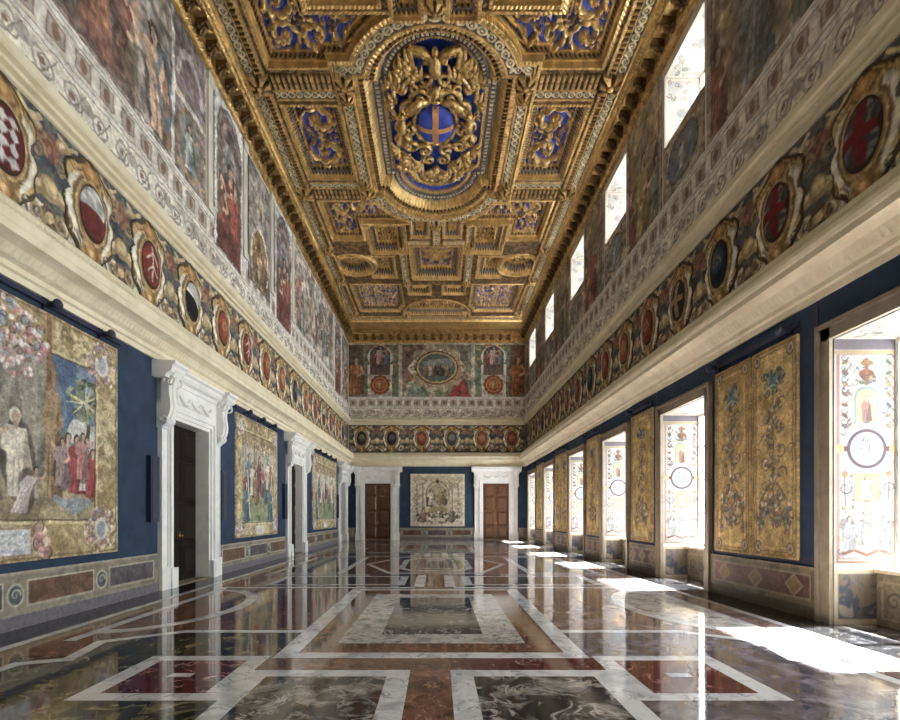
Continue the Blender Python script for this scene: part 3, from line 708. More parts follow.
# ------------------------------------------------------------------ coffered ceiling carved in one field of relief
GOLD=(212,178,118); OLD=(92,70,48); DARK=(54,42,33); SLATE=(104,103,106); BLUE=(54,82,184); PALE=(226,212,176)
def ceiling_field(X, Y):
    """X, Y arrays -> height above the beams, colour, metal, region"""
    A = np.abs(X); S = np.abs(Y-YC); n = len(X)
    h = np.zeros(n); col = np.tile(rgb(OLD), (n,1)); met = np.full(n, .2); reg = np.zeros(n, int)
    leaf = fbm(A*7, S*7, 3, 3); 
    def setc(m, c, mt=.75): col[m] = rgb(c); met[m] = mt*.85
    def waves(t, p): return .5+.5*np.cos(2*PI*t/p)
    setc(leaf > .5, (140,110,70), .6); h -= .012*(leaf > .5)
    def rect(x0,x1,s0,s1): return np.maximum.reduce([x0-A, A-x1, s0-S, S-s1]), (np.maximum(x0-A, A-x1) > np.maximum(s0-S, S-s1))
    def run(horiz): return np.where(horiz, S, A)
    def guil(mask, t, w, width):
        """band of interlaced rings with a raised edge; t runs along, w across (0 in the middle)"""
        p = width*.72; tt = (t % p)-p/2; r = np.hypot(tt, w); ring = np.abs(r-width*.27) < width*.085
        m = mask & (np.abs(w) < width/2); setc(m, SLATE, .25); h[m] = .02
        q = m & (ring | (r < width*.1)); setc(q, PALE, .55); h[q] = -.03
        e = mask & (np.abs(np.abs(w)-width/2) < .035); setc(e, GOLD); h[e] = -.05
    def coffer(d, hz, sc, depth, region, rim=True):
        """stepped mouldings into a coffer: d < 0 inside"""
        t = -d/sc; u = run(hz); ins = d < 0
        if rim:
            m = (d >= 0) & (d < .09); h[m] = -.05-.025*waves(u[m], .11); setc(m, GOLD)
        for a,b,dp,c,mt in ((0,.1,.1,GOLD,.8),(.1,.2,.26,OLD,.2),(.2,.3,.42,SLATE,.3),(.3,.42,.6,DARK,.4),(.42,.52,.78,GOLD,.8),(.52,9,1.0,BLUE,.05)):
            m = ins & (t >= a) & (t < b); h[m] = dp*depth; setc(m, c, mt)
        m = ins & (t >= .1) & (t < .2); k = m & (waves(u, .12) > .5); h[k] -= .035; setc(k, GOLD)
        m = ins & (t >= .3) & (t < .42); k = m & (waves(u, .15) > .45); h[k] -= .05; setc(k, (158,124,78), .6)
        m = ins & (t >= .42) & (t < .52); h[m] -= .03*waves(u[m], .1)
        f = ins & (t >= .52); reg[f] = region
        return f
    def scrolls(f, base, cell, sd, ox=0.0, oy=0.0, amp=.11):
        """acanthus scrolls filling a field"""
        if not f.any(): return
        a = A[f]-ox; s = S[f]-oy; i = np.floor(a/cell); j = np.floor(s/cell); x = a-(i+.5)*cell; y = s-(j+.5)*cell
        sg = np.where((i+j)%2 == 0, 1, -1); r = np.hypot(x,y)/cell; th = np.arctan2(y,x)*sg+i*1.3
        ph = (th/(2*PI)+r*2.9) % 1.0; sp = (np.abs(ph-.5) < .26) & (r < .5)
        lob = .5+.5*np.cos(th*9+r*16); fl_ = (r < .1)
        w = fbm(A[f]*6.5+sd, S[f]*6.5, sd, 3); lf = (np.abs(w-.5) < .055) & (r > .46) | ((r > .42) & (r < .5) & (lob > .5))
        g = sp | fl_ | lf
        hh = base-amp*np.where(sp, np.sqrt(np.clip(1-((ph-.5)/.26)**2,0,1))*(.8+.4*lob), np.where(fl_, 1.1, .75))*g
        idx = np.nonzero(f)[0]; h[idx] = np.where(g, hh, base); k = idx[g]
        col[k] = rgb(GOLD)*(.85+.25*lob[g])[:,None]; met[k] = .55
    # ---- the shield field and its mouldings
    d0r = np.maximum(A-1.5, S-1.72); dc = np.hypot(A, S-2.0)-1.2; d = np.minimum(d0r, dc)
    along = np.where(dc < d0r, np.arctan2(S-2.0, A)*1.8, np.where(A-1.5 > S-1.72, S, A))
    f = d < 0; h[f] = .62; setc(f, BLUE, .05); reg[f] = 1
    m = (d >= 0) & (d < .13); h[m] = .5+.04*waves(along[m], .12); setc(m, GOLD)
    m = (d >= .13) & (d < .4); h[m] = .46; setc(m, SLATE, .2); k = m & (np.abs(d-.26) < .05) & (waves(along,.16) > .35); h[k] = .41; setc(k, PALE, .4)
    k = m & (np.abs(d-.26) > .1); setc(k, (84,90,120), .2)
    m = (d >= .4) & (d < .62); h[m] = .46-.3*np.sin((d[m]-.4)/.22*PI/2)-.03*waves(along[m], .14); setc(m, GOLD)
    m = (d >= .62) & (d < .76); h[m] = .2; setc(m, DARK, .4); k = m & (waves(along,.15) > .45); h[k] = .12; setc(k, (158,124,78), .6)
    m = (d >= .76) & (d < .92); h[m] = .08-.03*waves(along[m], .12); setc(m, GOLD)
    guil((d >= .9) & (d < 1.4), along, d-1.13, .34)
    m = (d >= 1.34) & (d < 1.44); h[m] = -.06-.02*waves(along[m], .1); setc(m, GOLD)
    out = d >= 1.44
    # ---- scroll fields at the four shoulders
    dsc, hz = rect(.75,4.62,2.98,5.7); dstep,_ = rect(-9,3.25,4.42,9); dlim = np.maximum.reduce([dsc, -dstep, -(d-1.46)])
    m = out & (dlim < .1) & (dlim >= 0); h[m] = -.05-.02*waves((A+S)[m], .12); setc(m, GOLD)
    for a,b,dp,c,mt in ((0,.07,.1,GOLD,.8),(.07,.15,.18,DARK,.4),(.15,.22,.24,GOLD,.8),(.22,9,.3,BLUE,.05)):
        m = out & (-dlim >= a) & (-dlim < b); h[m] = dp; setc(m, c, mt)
    f = out & (-dlim >= .22); reg[f] = 4; scrolls(f, .3, .86, 2, .98, 3.2, .17)
    k = out & (-dlim >= .07) & (-dlim < .15) & (waves(A+S,.13) > .5); h[k] -= .05; setc(k, (158,124,78), .6)
    # ---- coffers
    dd, hz = rect(2.98,4.66,-9,1.62); f = coffer(dd, hz, .5, .4, 2); scrolls(f, .4, 1.15, 5, 3.24, .1, .2)
    dd, hz = rect(1.42,3.06,4.66,6.9); f = coffer(dd, hz, .75, .5, 10); setc(f, OLD, .6); scrolls(f, .5, .5, 9, .1, 0, .12)
    dd, hz = rect(.36,1.06,4.3,5.55); f = coffer(dd, hz, .4, .3, 10); setc(f, GOLD, .7)
    dd, hz = rect(-9,1.2,6.35,9.5); f = coffer(dd, hz, .9, .62, 3)
    if f.any():                                            # big rosette
        x = X[f]; y = S[f]-7.92; r = np.hypot(x,y*.85); th = np.arctan2(y*.85,x); pet = .5+.5*np.cos(8*th); pet2 = .5+.5*np.cos(8*th+PI)
        w = fbm(A[f]*7, S[f]*7, 41, 3)
        g = (r < .18) | ((r > .2) & (r < .36+.14*pet)) | ((r > .42) & (r < .5+.28*pet2) & (pet2 > .3)) | (np.abs(w-.5) < .05)
        idx = np.nonzero(f)[0]; h[idx[g]] -= (.12+.12*np.clip(.75-r,0,1)*(.6+.4*pet))[g]; col[idx[g]] = rgb(GOLD); met[idx[g]] = .55
    dd, hz = rect(2.1,3.3,7.2,9.3); f = coffer(dd, hz, .7, .5, 10); setc(f, OLD, .6); scrolls(f, .5, .45, 14, .2, 0, .1)
    dr = np.hypot(A-4.1, S-8.15)-.86; hz = np.abs(A-4.1) > np.abs(S-8.15)
    m = (dr > .1) & (dr < .3); h[m] = .06-.1*np.cos((dr[m]-.2)/.1*PI/2); setc(m, GOLD)
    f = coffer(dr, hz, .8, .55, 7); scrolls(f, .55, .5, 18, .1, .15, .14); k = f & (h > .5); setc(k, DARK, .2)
    dsc2, hz = rect(1.95,4.6,10.15,13.6); del_ = (np.hypot(A/2.0,(S-14.1)/2.1)-1)*1.9; dlim2 = np.maximum(dsc2, -(del_-.3))
    f = coffer(dlim2, hz, .6, .3, 8); scrolls(f, .3, .7, 23, .2, .2, .13)
    dd, hz = rect(.35,1.55,10.2,11.3); f = coffer(dd, hz, .5, .35, 10); setc(f, GOLD, .7)
    de = np.maximum(del_, S-14.1); f = coffer(de, A > S-12.5, .6, .4, 9); setc(f, OLD, .6); scrolls(f, .4, .6, 31, .3, .2, .13)
    # ---- guilloche ribs
    on = reg == 0; fr = out & on & (h > -.04) & (h < .01)
    guil(fr & (np.abs(A) < .2) & (S > 4.75) & (S < 6.2), S, A, .28)
    guil(fr & (np.abs(A-1.6) < .2) & (S > 6.7) & (S < 9.7), S, A-1.6, .28)
    guil(fr & (np.abs(S-2.03) < .22) & (A > 2.8) & (A < 4.75), A, S-2.03, .32)
    for s0 in (2.36,2.62):                                 # dentil courses on the cross beam
        m = out & (np.abs(S-s0) < .1) & (A > 2.7) & (A < 4.7) & (reg == 0); h[m] = -.04; setc(m, OLD, .2); k = m & (waves(A,.16) > .5); h[k] = -.1; setc(k, GOLD)
    guil(fr & (np.abs(S-6.0) < .2) & (A > .3) & (A < 1.3), A, S-6.0, .26)
    # ---- frame round the whole ceiling
    W = 4.82; E = 14.35
    db = np.maximum(A-W, S-E); tb = np.where(A-W > S-E, S, A); m0 = db >= 0
    m = m0 & (db < .1); h[m] = -.06-.03*waves(tb[m], .12); setc(m, GOLD)
    m = m0 & (db >= .1) & (db < .24); h[m] = -.02; setc(m, DARK, .4); k = m & (waves(tb,.15) > .45); h[k] = -.1; setc(k, (158,124,78), .6)
    guil(m0 & (db >= .22) & (db < .62), tb, db-.42, .32)
    m = m0 & (db >= .62); h[m] = -.1-.05*np.sin(np.clip((db[m]-.62)/.16,0,1)*PI)-.025*waves(tb[m],.1); setc(m, GOLD)
    # acanthus blocks where the ribs meet
    for (bx,bs,sz) in ((5.05,2.45,.3),(2.62,2.45,.26),(5.05,6.6,.26),(5.05,9.7,.24),(1.6,6.35,.2),(1.6,9.9,.2),(0,4.6,.2),(2.62,1.95,.18),(5.05,14.0,.28),(1.9,14.35,.24)):
        x = A-bx; y = S-bs; m = (np.maximum(np.abs(x),np.abs(y)) < sz); r = np.hypot(x,y)/sz; th = np.arctan2(y,x); q = m & ((r < .3) | ((r > .4) & (np.cos(6*th) > -.2)))
        h[m] = -.1; setc(m, OLD); h[q] = -.2-.06*np.cos(r[q]*2); setc(q, GOLD)
    col *= (.82+.36*leaf)[:,None]
    # the whole vault of the cornice starts where the field ends
    return h, col, met, reg

xs = np.linspace(-5.62, 5.62, 470)
ys = [Y0]
while ys[-1] < YC+16.0+.0:
    y = ys[-1]; ys.append(y+(.07 if y < 9.5 else max(.022, y*y/6250*.62)))
ys = np.array([y for y in ys if y < 33.2]+[33.2])
GX, GY = np.meshgrid(xs, ys); hh, cc, mm, rr = ceiling_field(GX.ravel(), GY.ravel())
CV = np.stack([GX.ravel(), GY.ravel(), ZB+hh], 1); CF = grid_faces(len(xs), len(ys))
ccl = np.clip(cc, .004, .97); ccl = np.where(ccl < .04045, ccl/12.92, ((ccl+.055)/1.055)**2.4)
freg = np.max(rr[CF], axis=1)*(np.min(rr[CF], axis=1) > 0); fx = CV[CF][:,:,0].mean(1); fy = CV[CF][:,:,1].mean(1)
def cut(name, mask, parent=None, origin=(0,0,0)):
    F = CF[mask]; used = np.unique(F); mp = np.full(len(CV), -1); mp[used] = np.arange(len(used))
    o = mesh_np(name, CV[used]-np.array(origin), mp[F], M['ceil'], parent, ccl[used], mm[used], smooth=False)
    o.location = (origin[0],origin[1],origin[2]+(.003 if name != 'ceiling' else 0)); return o
taken = np.zeros(len(CF), bool)
PANELS = [
 (2, -1, 0, 'gilded scrolls on blue in the oblong coffer beside the shield, arched-fresco side', 'scrolls flanking the coat of arms'),
 (2,  1, 0, 'gilded scrolls on blue in the oblong coffer beside the shield, clerestory side', 'scrolls flanking the coat of arms'),
 (4, -1, -1, 'large gilded scroll panel on blue above the eagle, on the arched-fresco side of the ceiling', 'shoulder scroll panels'),
 (4,  1, -1, 'large gilded scroll panel on blue above the eagle, on the clerestory side of the ceiling', 'shoulder scroll panels'),
 (4, -1, 1, 'gilded scroll panel below the foot of the coat of arms, on the arched-fresco side', 'shoulder scroll panels'),
 (4,  1, 1, 'gilded scroll panel below the foot of the coat of arms, on the clerestory side', 'shoulder scroll panels'),
 (3,  0, 1, 'square blue coffer with one big gilded rosette beyond the coat of arms', None),
 (7, -1, 1, 'round gilded coffer near the ceiling edge, on the arched-fresco side', 'round coffers'),
 (7,  1, 1, 'round gilded coffer near the ceiling edge, on the clerestory side', 'round coffers'),
 (8, -1, 1, 'small gilded scroll panel at the far corner of the ceiling, on the arched-fresco side', 'corner scroll panels'),
 (8,  1, 1, 'small gilded scroll panel at the far corner of the ceiling, on the clerestory side', 'corner scroll panels'),
 (9,  0, 1, 'half-oval gilded relief at the far end of the ceiling, above the end wall fresco', None),
]
for (rg, sx, sy, lab, grp) in PANELS:
    mk = (freg == rg)
    if sx: mk &= (fx*sx > 0)
    if sy: mk &= ((fy-YC)*sy > 0)
    if sx == 0 and sy: pass
    if mk.sum() < 10: continue
    taken |= mk
    tag(cut('rosette_panel' if rg in (3,7) else 'scroll_panel', mk, None, (float(fx[mk].mean()), float(fy[mk].mean()), ZB+.3)), lab, 'ceiling panel', grp)
emb = (freg == 1); taken |= emb
struct(cut('ceiling', ~taken))

# gilded cornice with brackets between wall and ceiling
cprof = [(0,13.38),(.06,13.38),(.08,13.46),(.13,13.5),(.13,13.56),(.16,13.6),(.16,13.84),(.46,13.86),(.48,13.9),(.48,13.98),(.42,14.0),(.44,14.06),(.52,14.1),(.52,14.2),(0,14.3)]
cb = MB()                                                   # one scroll bracket with a leaf
pr = [(-.16,13.86),(-.16,13.62),(-.2,13.58),(-.26,13.6),(-.3,13.68),(-.36,13.74),(-.42,13.74),(-.45,13.8),(-.45,13.86)]
cb.prism(pr, 'x', -.1, .1)
cb.tube([(0,-.17,13.58),(0,-.24,13.55),(0,-.32,13.62),(0,-.38,13.68),(0,-.46,13.68)], [.05,.075,.07,.06,.03], 6)
cb.ball((-.1,-.22,13.64),.055,8,5); cb.ball((.1,-.22,13.64),.055,8,5)
for j,side in enumerate(('left','right','back')):
    a,b = EX[side]; r = struct_root(f'trim_{7+j}'); r.location = WALLS[side][0]; r.rotation_euler = (0,0,WALLS[side][1])
    profile_run('gilded_moulding', cprof, a, b, M['gold'], r, step=.03, scallop={3:(.1,.03),4:(.1,.03),8:(.09,.03),11:(.1,.03),12:(.1,.03)}, ydist=(lambda t: abs(t)) if side != 'back' else None)
    q = MB(); 
    lo, hi = ((9.5,33.4) if side == 'left' else (-33.4,-9.5) if side == 'right' else (-5.4,5.4))
    m0 = None; k = 0; t = lo
    while t < hi:
        if m0 is None: o = m0 = cb.build('bracket', M['darkgold'], r)
        else: o = m0.copy(); C.objects.link(o)
        o.location = (t, 0, 0); t += .57
    bk = MB(); t = lo+.285
    while t < hi:                                           # rosettes on the soffit between brackets
        bk.ball((t,-.3,13.86),(.09,.09,.03),8,4); t += .57
    bk.build('soffit_pattern', M['gold'], r)

# ------------------------------------------------------------------ the carved coat of arms
ca = thing('coat_of_arms', 'gilded carved coat of arms with eagle and a blue cross shield on the ceiling', 'relief', (0, YC-.3, ZB+.6), rot=(PI/2,0,0))
e = cut('blue_ground', emb); e.parent = ca; e.matrix_parent_inverse = Matrix.Identity(4)
e.data.transform(Matrix.Translation(Vector(e.location))); e.location = (0,0,0)
e.data.transform((Matrix.Translation(ca.location) @ Matrix.Rotation(PI/2, 4, 'X')).inverted())
sz = .12
s = MB(); s.ball((0,-.2,sz),(.62,.26,.8),32,16); sh = s.build('shield', M['shield'], ca, True)
x = MB()                                                    # cross bent over the shield
def dome(u, v): return -.2-.27*math.sqrt(max(0,1-(u/.62)**2-((v-sz)/.8)**2))-.012
vs = [(sx*.1, dome(sx*.1,v), v) for v in np.linspace(sz-.77,sz+.77,15) for sx in (-1,1)]
x.add(vs, [(2*i,2*i+1,2*i+3,2*i+2) for i in range(14)])
vs = [(u, dome(u,sz+sv*.1)-.004, sz+sv*.1) for u in np.linspace(-.6,.6,13) for sv in (-1,1)]
x.add(vs, [(2*i,2*i+1,2*i+3,2*i+2) for i in range(12)]); x.build('cross', M['copper'], sh)
fr = MB(); ts = np.linspace(0,2*PI,61)
fr.tube([(.7*math.sin(t), -.2, sz+.88*math.cos(t)) for t in ts], [.075+.02*math.cos(t*14) for t in ts], 8)
fr.build('shield_rim', M['gold'], ca, True)
def spiral(cx, cz, r, turns, d, a0, rad, y=-.22, k=30):
    return [(cx+r*(1-.85*t)*math.cos(a0+d*2*PI*turns*t), y-.1*t, cz+r*(1-.85*t)*math.sin(a0+d*2*PI*turns*t)) for t in np.linspace(0,1,k)], [rad*(1-.55*t) for t in np.linspace(0,1,k)]
for sx in (-1,1):                                           # strapwork of the cartouche
    for (cx,cz,r,tn,d,a0,rad) in ((.42,1.2,.34,1.5,1,-.6,.11),(.86,.75,.27,1.4,-1,2.4,.1),(.95,-.1,.25,1.3,1,2.2,.09),(.82,-.75,.3,1.5,-1,1.6,.1),(.38,-1.0,.27,1.4,1,.5,.1),(.3,1.85,.22,1.3,-1,-1.2,.08),(.62,1.55,.2,1.4,1,2.6,.07),(.25,-1.45,.22,1.4,-1,1.0,.08),(1.2,.05,.18,1.3,1,2.6,.07),(1.25,-.5,.16,1.3,-1,3,.06)):
        b = MB(); p,q = spiral(sx*cx, cz, r, tn, d*sx, a0 if sx > 0 else PI-a0, rad); b.tube(p, q, 8); b.build('cartouche_scroll', M['gold'], ca, True)
    b = MB(); b.tube([(sx*.2,-.28,1.06),(sx*.5,-.4,1.14),(sx*.74,-.42,.95),(sx*.86,-.34,.6)],[.1,.17,.16,.08],9,.6); b.build('cartouche_scroll', M['gold'], ca, True)
    # seated winged child beside the shield: trunk, head, limbs in one figure
    b = MB(); bx = sx*1.12
    b.tube([(bx,-.25,-.2),(bx-sx*.03,-.32,.05),(bx-sx*.02,-.33,.3),(bx-sx*.04,-.3,.46)],[.13,.15,.15,.07],10)
    b.ball((bx-sx*.05,-.36,.58),(.105,.11,.125)); b.tube([(bx,-.32,.38),(bx-sx*.16,-.38,.22),(bx-sx*.3,-.36,.38)],[.07,.06,.045],7)
    b.tube([(bx+sx*.05,-.3,.38),(bx+sx*.18,-.32,.2),(bx+sx*.12,-.34,0)],[.065,.055,.04],7)
    b.tube([(bx,-.3,-.15),(bx-sx*.2,-.38,-.3),(bx-sx*.12,-.34,-.62)],[.11,.09,.05],8); b.tube([(bx+sx*.05,-.28,-.18),(bx+sx*.12,-.36,-.42),(bx+sx*.16,-.3,-.72)],[.11,.09,.05],8)
    b.build('cherub', M['gold'], ca, True)
    b = MB()
    for k in range(4): b.tube([(bx+sx*.04,-.22,.4),(bx+sx*(.2+.03*k),-.24,.62-.1*k),(bx+sx*(.3+.02*k),-.2,.92-.24*k)],[.03,.055,.015],6,.5)
    b.build('cherub_wing', M['gold'], ca, True)
    # acanthus round the upper and lower field
    rnd = random.Random(7)
    for (cx,cz,ln,an) in ((1.2,1.35,.5,2.2),(1.0,1.75,.5,1.2),(.62,2.0,.55,.5),(1.25,-1.15,.5,-2.4),(.95,-1.5,.5,-1.2),(.5,-1.7,.55,-.6),(1.25,.95,.4,.6),(1.3,-.95,.4,-.4),(.75,-2.1,.5,-.9),(.74,2.3,.4,.9),(.95,2.0,.4,.4),(.2,2.3,.35,1.9),(.3,-2.3,.4,-1.4),(1.1,.35,.35,1.8),(1.15,-.55,.35,-1.9),(.55,1.75,.4,1.3),(1.3,1.6,.4,1.2),(1.25,-1.7,.4,-1.4)):
        b = MB()
        for m in range(4):
            w = an+(m-1.5)*.6; n_ = 8
            pts = [(sx*(cx+ln*t*math.cos(w)*.75), -.12-.2*math.sin(t*2.4), cz+ln*t*math.sin(w)+.12*t*t*(m-1)) for t in np.linspace(0,1,n_)]
            b.tube(pts, [.03+.06*math.sin(PI*min(1,t*.95+.05)) for t in np.linspace(0,1,n_)], 7, .55)
        b.ball((sx*cx,-.18,cz),.07,8,6); b.build('acanthus_leaf', M['gold'], ca, True)
EZ = -.1
b = MB(); b.tube([(0,-.25,2.05),(0,-.36,2.35),(0,-.34,2.62),(0,-.3,2.78)],[.1,.19,.17,.09],10); b.ball((0,-.36,2.92),(.1,.12,.12)); b.tube([(0,-.46,2.92),(0,-.54,2.9),(0,-.56,2.85)],[.045,.035,.01],6)
for sx in (-1,1): b.tube([(sx*.08,-.3,2.1),(sx*.16,-.34,1.92),(sx*.2,-.3,1.8)],[.06,.05,.03],6)
b.v = [(p[0],p[1],p[2]+EZ) for p in b.v]; b.build('eagle', M['gold'], ca, True)
for sx in (-1,1):
    b = MB(); b.tube([(sx*.1,-.3,2.66),(sx*.34,-.36,2.92),(sx*.6,-.3,2.96),(sx*.78,-.25,2.86)],[.1,.11,.08,.03],8)
    for k in range(8):
        t = k/7; x0 = sx*(.16+.58*t); z0 = 2.78+.16*math.sin(t*2.6); b.tube([(x0,-.26,z0),(x0+sx*.05,-.28,z0-.22),(x0+sx*.1*t,-.22,z0-.42+.12*t)],[.05,.06,.015],6,.5)
    b.v = [(p[0],p[1],p[2]+EZ) for p in b.v]; b.build('eagle_wing', M['gold'], ca, True)
b = MB(); b.ball((0,-.42,1.55),(.15,.13,.2)); b.ball((0,-.53,1.53),(.035,.05,.06))
for k in range(7): 
    w = PI*k/6; b.tube([(0,-.34,1.45),(.2*math.cos(w),-.38,1.47+.2*math.sin(w)),(.34*math.cos(w),-.28,1.48+.26*math.sin(w))],[.06,.07,.02],6,.6)
b.build('mask', M['gold'], ca, True)
b = MB()
for k in range(9):
    w = -PI*(k+.5)/9; b.tube([(0,-.2,-1.95),(.34*math.cos(w),-.34,-2.0+.34*math.sin(w)),(.66*math.cos(w),-.22,-2.02+.6*math.sin(w))],[.04,.1,.04],7,.7)
b.ball((0,-.32,-1.9),.15); b.build('shell', M['gold'], ca, True)
b = MB(); p = [(1.06*math.sin(t),-.08,-1.95-1.06*math.cos(t)) for t in np.linspace(-1.35,1.35,30)]; b.tube(p, .1, 8); b.build('foot_moulding', M['gold'], ca, True)

# ------------------------------------------------------------------ painted frieze of cartouches
FZ0, FZ1 = 5.94, 7.86
PER = 1.77
OCH1, OCH2, OCH3, CRM = (204,172,112), (160,124,74), (112,84,50), (232,224,200)
def frieze_ground(off, per):
    def f(P):
        P.mix([(38,46,56),(56,64,74),(78,78,74),(46,54,64)], 2.2, 12)
        u0 = P.u.copy(); P.u = (u0-off+per/2) % per - per/2          # 0 under each cartouche
        H = FZ1-FZ0; c = (FZ0+FZ1)/2; e = per/2
        for s in (-1,1):
            P.line([(s*.42,c-.1),(s*.62,c-.22),(s*e,c-.16)], .24, OCH2); P.line([(s*.42,c-.06),(s*.62,c-.17),(s*e,c-.12)], .13, (214,184,124)); P.line([(s*.45,c+.62),(s*.6,c+.74),(s*.78,c+.6)],.13,OCH2); P.line([(s*.45,c+.64),(s*.6,c+.76),(s*.76,c+.64)],.06,(220,196,146)); P.curl(s*.62,c-.66,.2,1.5,s,.12,(222,210,178))
            P.ell(s*(e-.02),c-.14,.17,.2,OCH2,wob=.2); P.ell(s*(e-.02),c-.12,.12,.14,OCH1); P.ell(s*(e-.03),c-.1,.06,.07,(222,186,120))
            P.ell(s*(e-.02),c+.5,.22,.2,(126,62,48),wob=.4,al=.9); P.ell(s*(e+.06),c+.46,.1,.09,(170,96,66),wob=.3)
            P.curl(s*(e-.22),c+.36,.15,1.5,s,.08,OCH2,al=.8); P.curl(s*(e-.24),c+.68,.13,1.4,-s,.07,OCH2,al=.8)
            P.ell(s*(e-.02),c-.62,.2,.17,(88,62,48),wob=.5); P.ell(s*(e),c-.6,.09,.08,OCH1,wob=.3)
            P.curl(s*(e-.25),c-.62,.17,1.6,-s,.09,OCH2,al=.8); P.line([(s*.34,c-.72),(s*.5,c-.84),(s*.66,c-.74)],.07,(206,190,150),al=.8)
            P.line([(s*.3,c+.86),(s*.5,c+.74),(s*.7,c+.84)], .07, OCH1)
        P.u = u0
        w = fbm(P.u*6, P.v*6, 33, 3); k = np.abs(w-.5) < .04; P.c[k] = P.c[k]*.55+rgb((150,128,92))*.45
        P.rect(-99,99,FZ0-1,FZ0+.05,(120,104,76),.7); P.rect(-99,99,FZ1-.06,FZ1+1,(120,104,76),.7)
        P.grain(.22, 6); P.c = np.clip(P.c,0,1)**.85
    return f
def cart_R(th):
    r = 1/((abs(math.cos(th))/.52)**2.6+(abs(math.sin(th))/.9)**2.6)**(1/2.6)
    return r*(1+.07*math.cos(8*th)+.05*math.cos(5*th+PI/2))
SHIELDS = {}
def shield_paint(kind):
    def f(P):
        A,B = .25,.42
        P.fill((120,40,34))
        if kind == 'check': 
            P.fill((108,30,30)); 
            for k in range(4):
                for s in (-1,1): P.poly([(s*.07,.3-.16*k),(s*.15,.22-.16*k),(s*.07,.14-.16*k),(0,.22-.16*k)],(214,214,210))
        elif kind == 'halfred': P.rect(-1,1,-.02,1,(196,196,192)); P.mix([(150,150,150),(210,210,206)],14,3,box=(-.3,.3,0,.5)); P.poly([(-1,.16),(1,-.12),(1,-1),(-1,-1)],(120,42,34))
        elif kind == 'redlines':
            P.fill((136,50,38)); P.line([(0,.3),(0,-.3)],.03,(220,210,190)); P.line([(-.14,.05),(0,.2),(.14,.05)],.03,(220,210,190)); P.line([(-.12,-.16),(0,-.04),(.12,-.16)],.03,(220,210,190))
        elif kind == 'bend': P.fill((24,28,34)); P.poly([(-1,1),(1,1),(1,-.34),(-1,.5)],(190,190,186)); P.line([(-.3,.2),(.3,-.1)],.05,(230,226,214))
        elif kind == 'red': P.fill((156,62,44)); P.ell(0,.02,.12,.2,(176,88,60)); P.curl(0,0,.13,1.4,1,.04,(204,150,90))
        elif kind == 'redcross': P.fill((96,92,96)); P.mix([(72,70,76),(128,124,124)],9,5); P.rect(-.07,.07,-1,1,(138,30,36)); P.rect(-1,1,-.06,.08,(138,30,36))
        elif kind == 'blue': P.fill((34,44,66)); P.ell(0,.05,.14,.22,(60,76,96),wob=.3); P.curl(0,0,.12,1.3,1,.04,(150,130,90))
        elif kind == 'ochrecross': P.fill((50,48,56)); P.rect(-.06,.06,-1,1,(176,140,84)); P.rect(-1,1,-.05,.07,(176,140,84))
        elif kind == 'green': P.fill((40,56,44)); P.ell(0,0,.12,.2,(84,96,66),wob=.4); P.curl(0,.05,.12,1.4,1,.04,(176,150,96))
        elif kind == 'orange': P.fill((172,84,48)); P.ell(0,0,.13,.2,(206,130,80),wob=.3)
        elif kind == 'grey': P.fill((70,76,84)); P.ell(0,.04,.13,.2,(130,132,128),wob=.4)
        P.ell(0,0,A+.02,B+.02,(60,42,26),ring=.04); P.grain(.15,12)
    return f
def radial(name, R, paint, parent, material, nr=22, nt=110, y0=0.0, th=.03, dome=.03):
    t = np.linspace(0,2*PI,nt,endpoint=False); r = np.linspace(0.02,1,nr); Rr = np.array([R(a) for a in t])
    rr_, tt = np.meshgrid(r, np.arange(nt), indexing='ij'); q = rr_*Rr[tt]
    u = q*np.cos(t[tt]); v = q*np.sin(t[tt]); P = Paint(u.ravel().copy(), v.ravel().copy()); P.sat = .7; P.wobble(.03,3); P.aa = .02; paint(P); P.u = u.ravel(); P.v = v.ravel()
    y = y0-th-dome*(1-rr_.ravel()**2)
    V = np.stack([P.u, y, P.v],1); F = []
    i,j = np.meshgrid(np.arange(nr-1), np.arange(nt), indexing='ij'); a = (i*nt+j).ravel(); b = (i*nt+(j+1)%nt).ravel()
    F = np.stack([a,b,b+nt,a+nt],1); n0 = len(V); rim = np.arange((nr-1)*nt, nr*nt); W = V[rim].copy(); W[:,1] = y0
    V = np.concatenate([V,W]); k = np.arange(nt); F = np.concatenate([F, np.stack([rim, rim[(k+1)%nt], n0+(k+1)%nt, n0+k],1)])
    h = nt//2; k2 = np.arange(0,h-1)                         # close the middle
    c = np.arange(h-1); F = np.concatenate([F, np.stack([c, nt-1-c, nt-2-c, c+1],1)[:h-1]])
    col = P.lin(); col = np.concatenate([col, col[rim]])
    return mesh_np(name, V, F, material, parent, col)
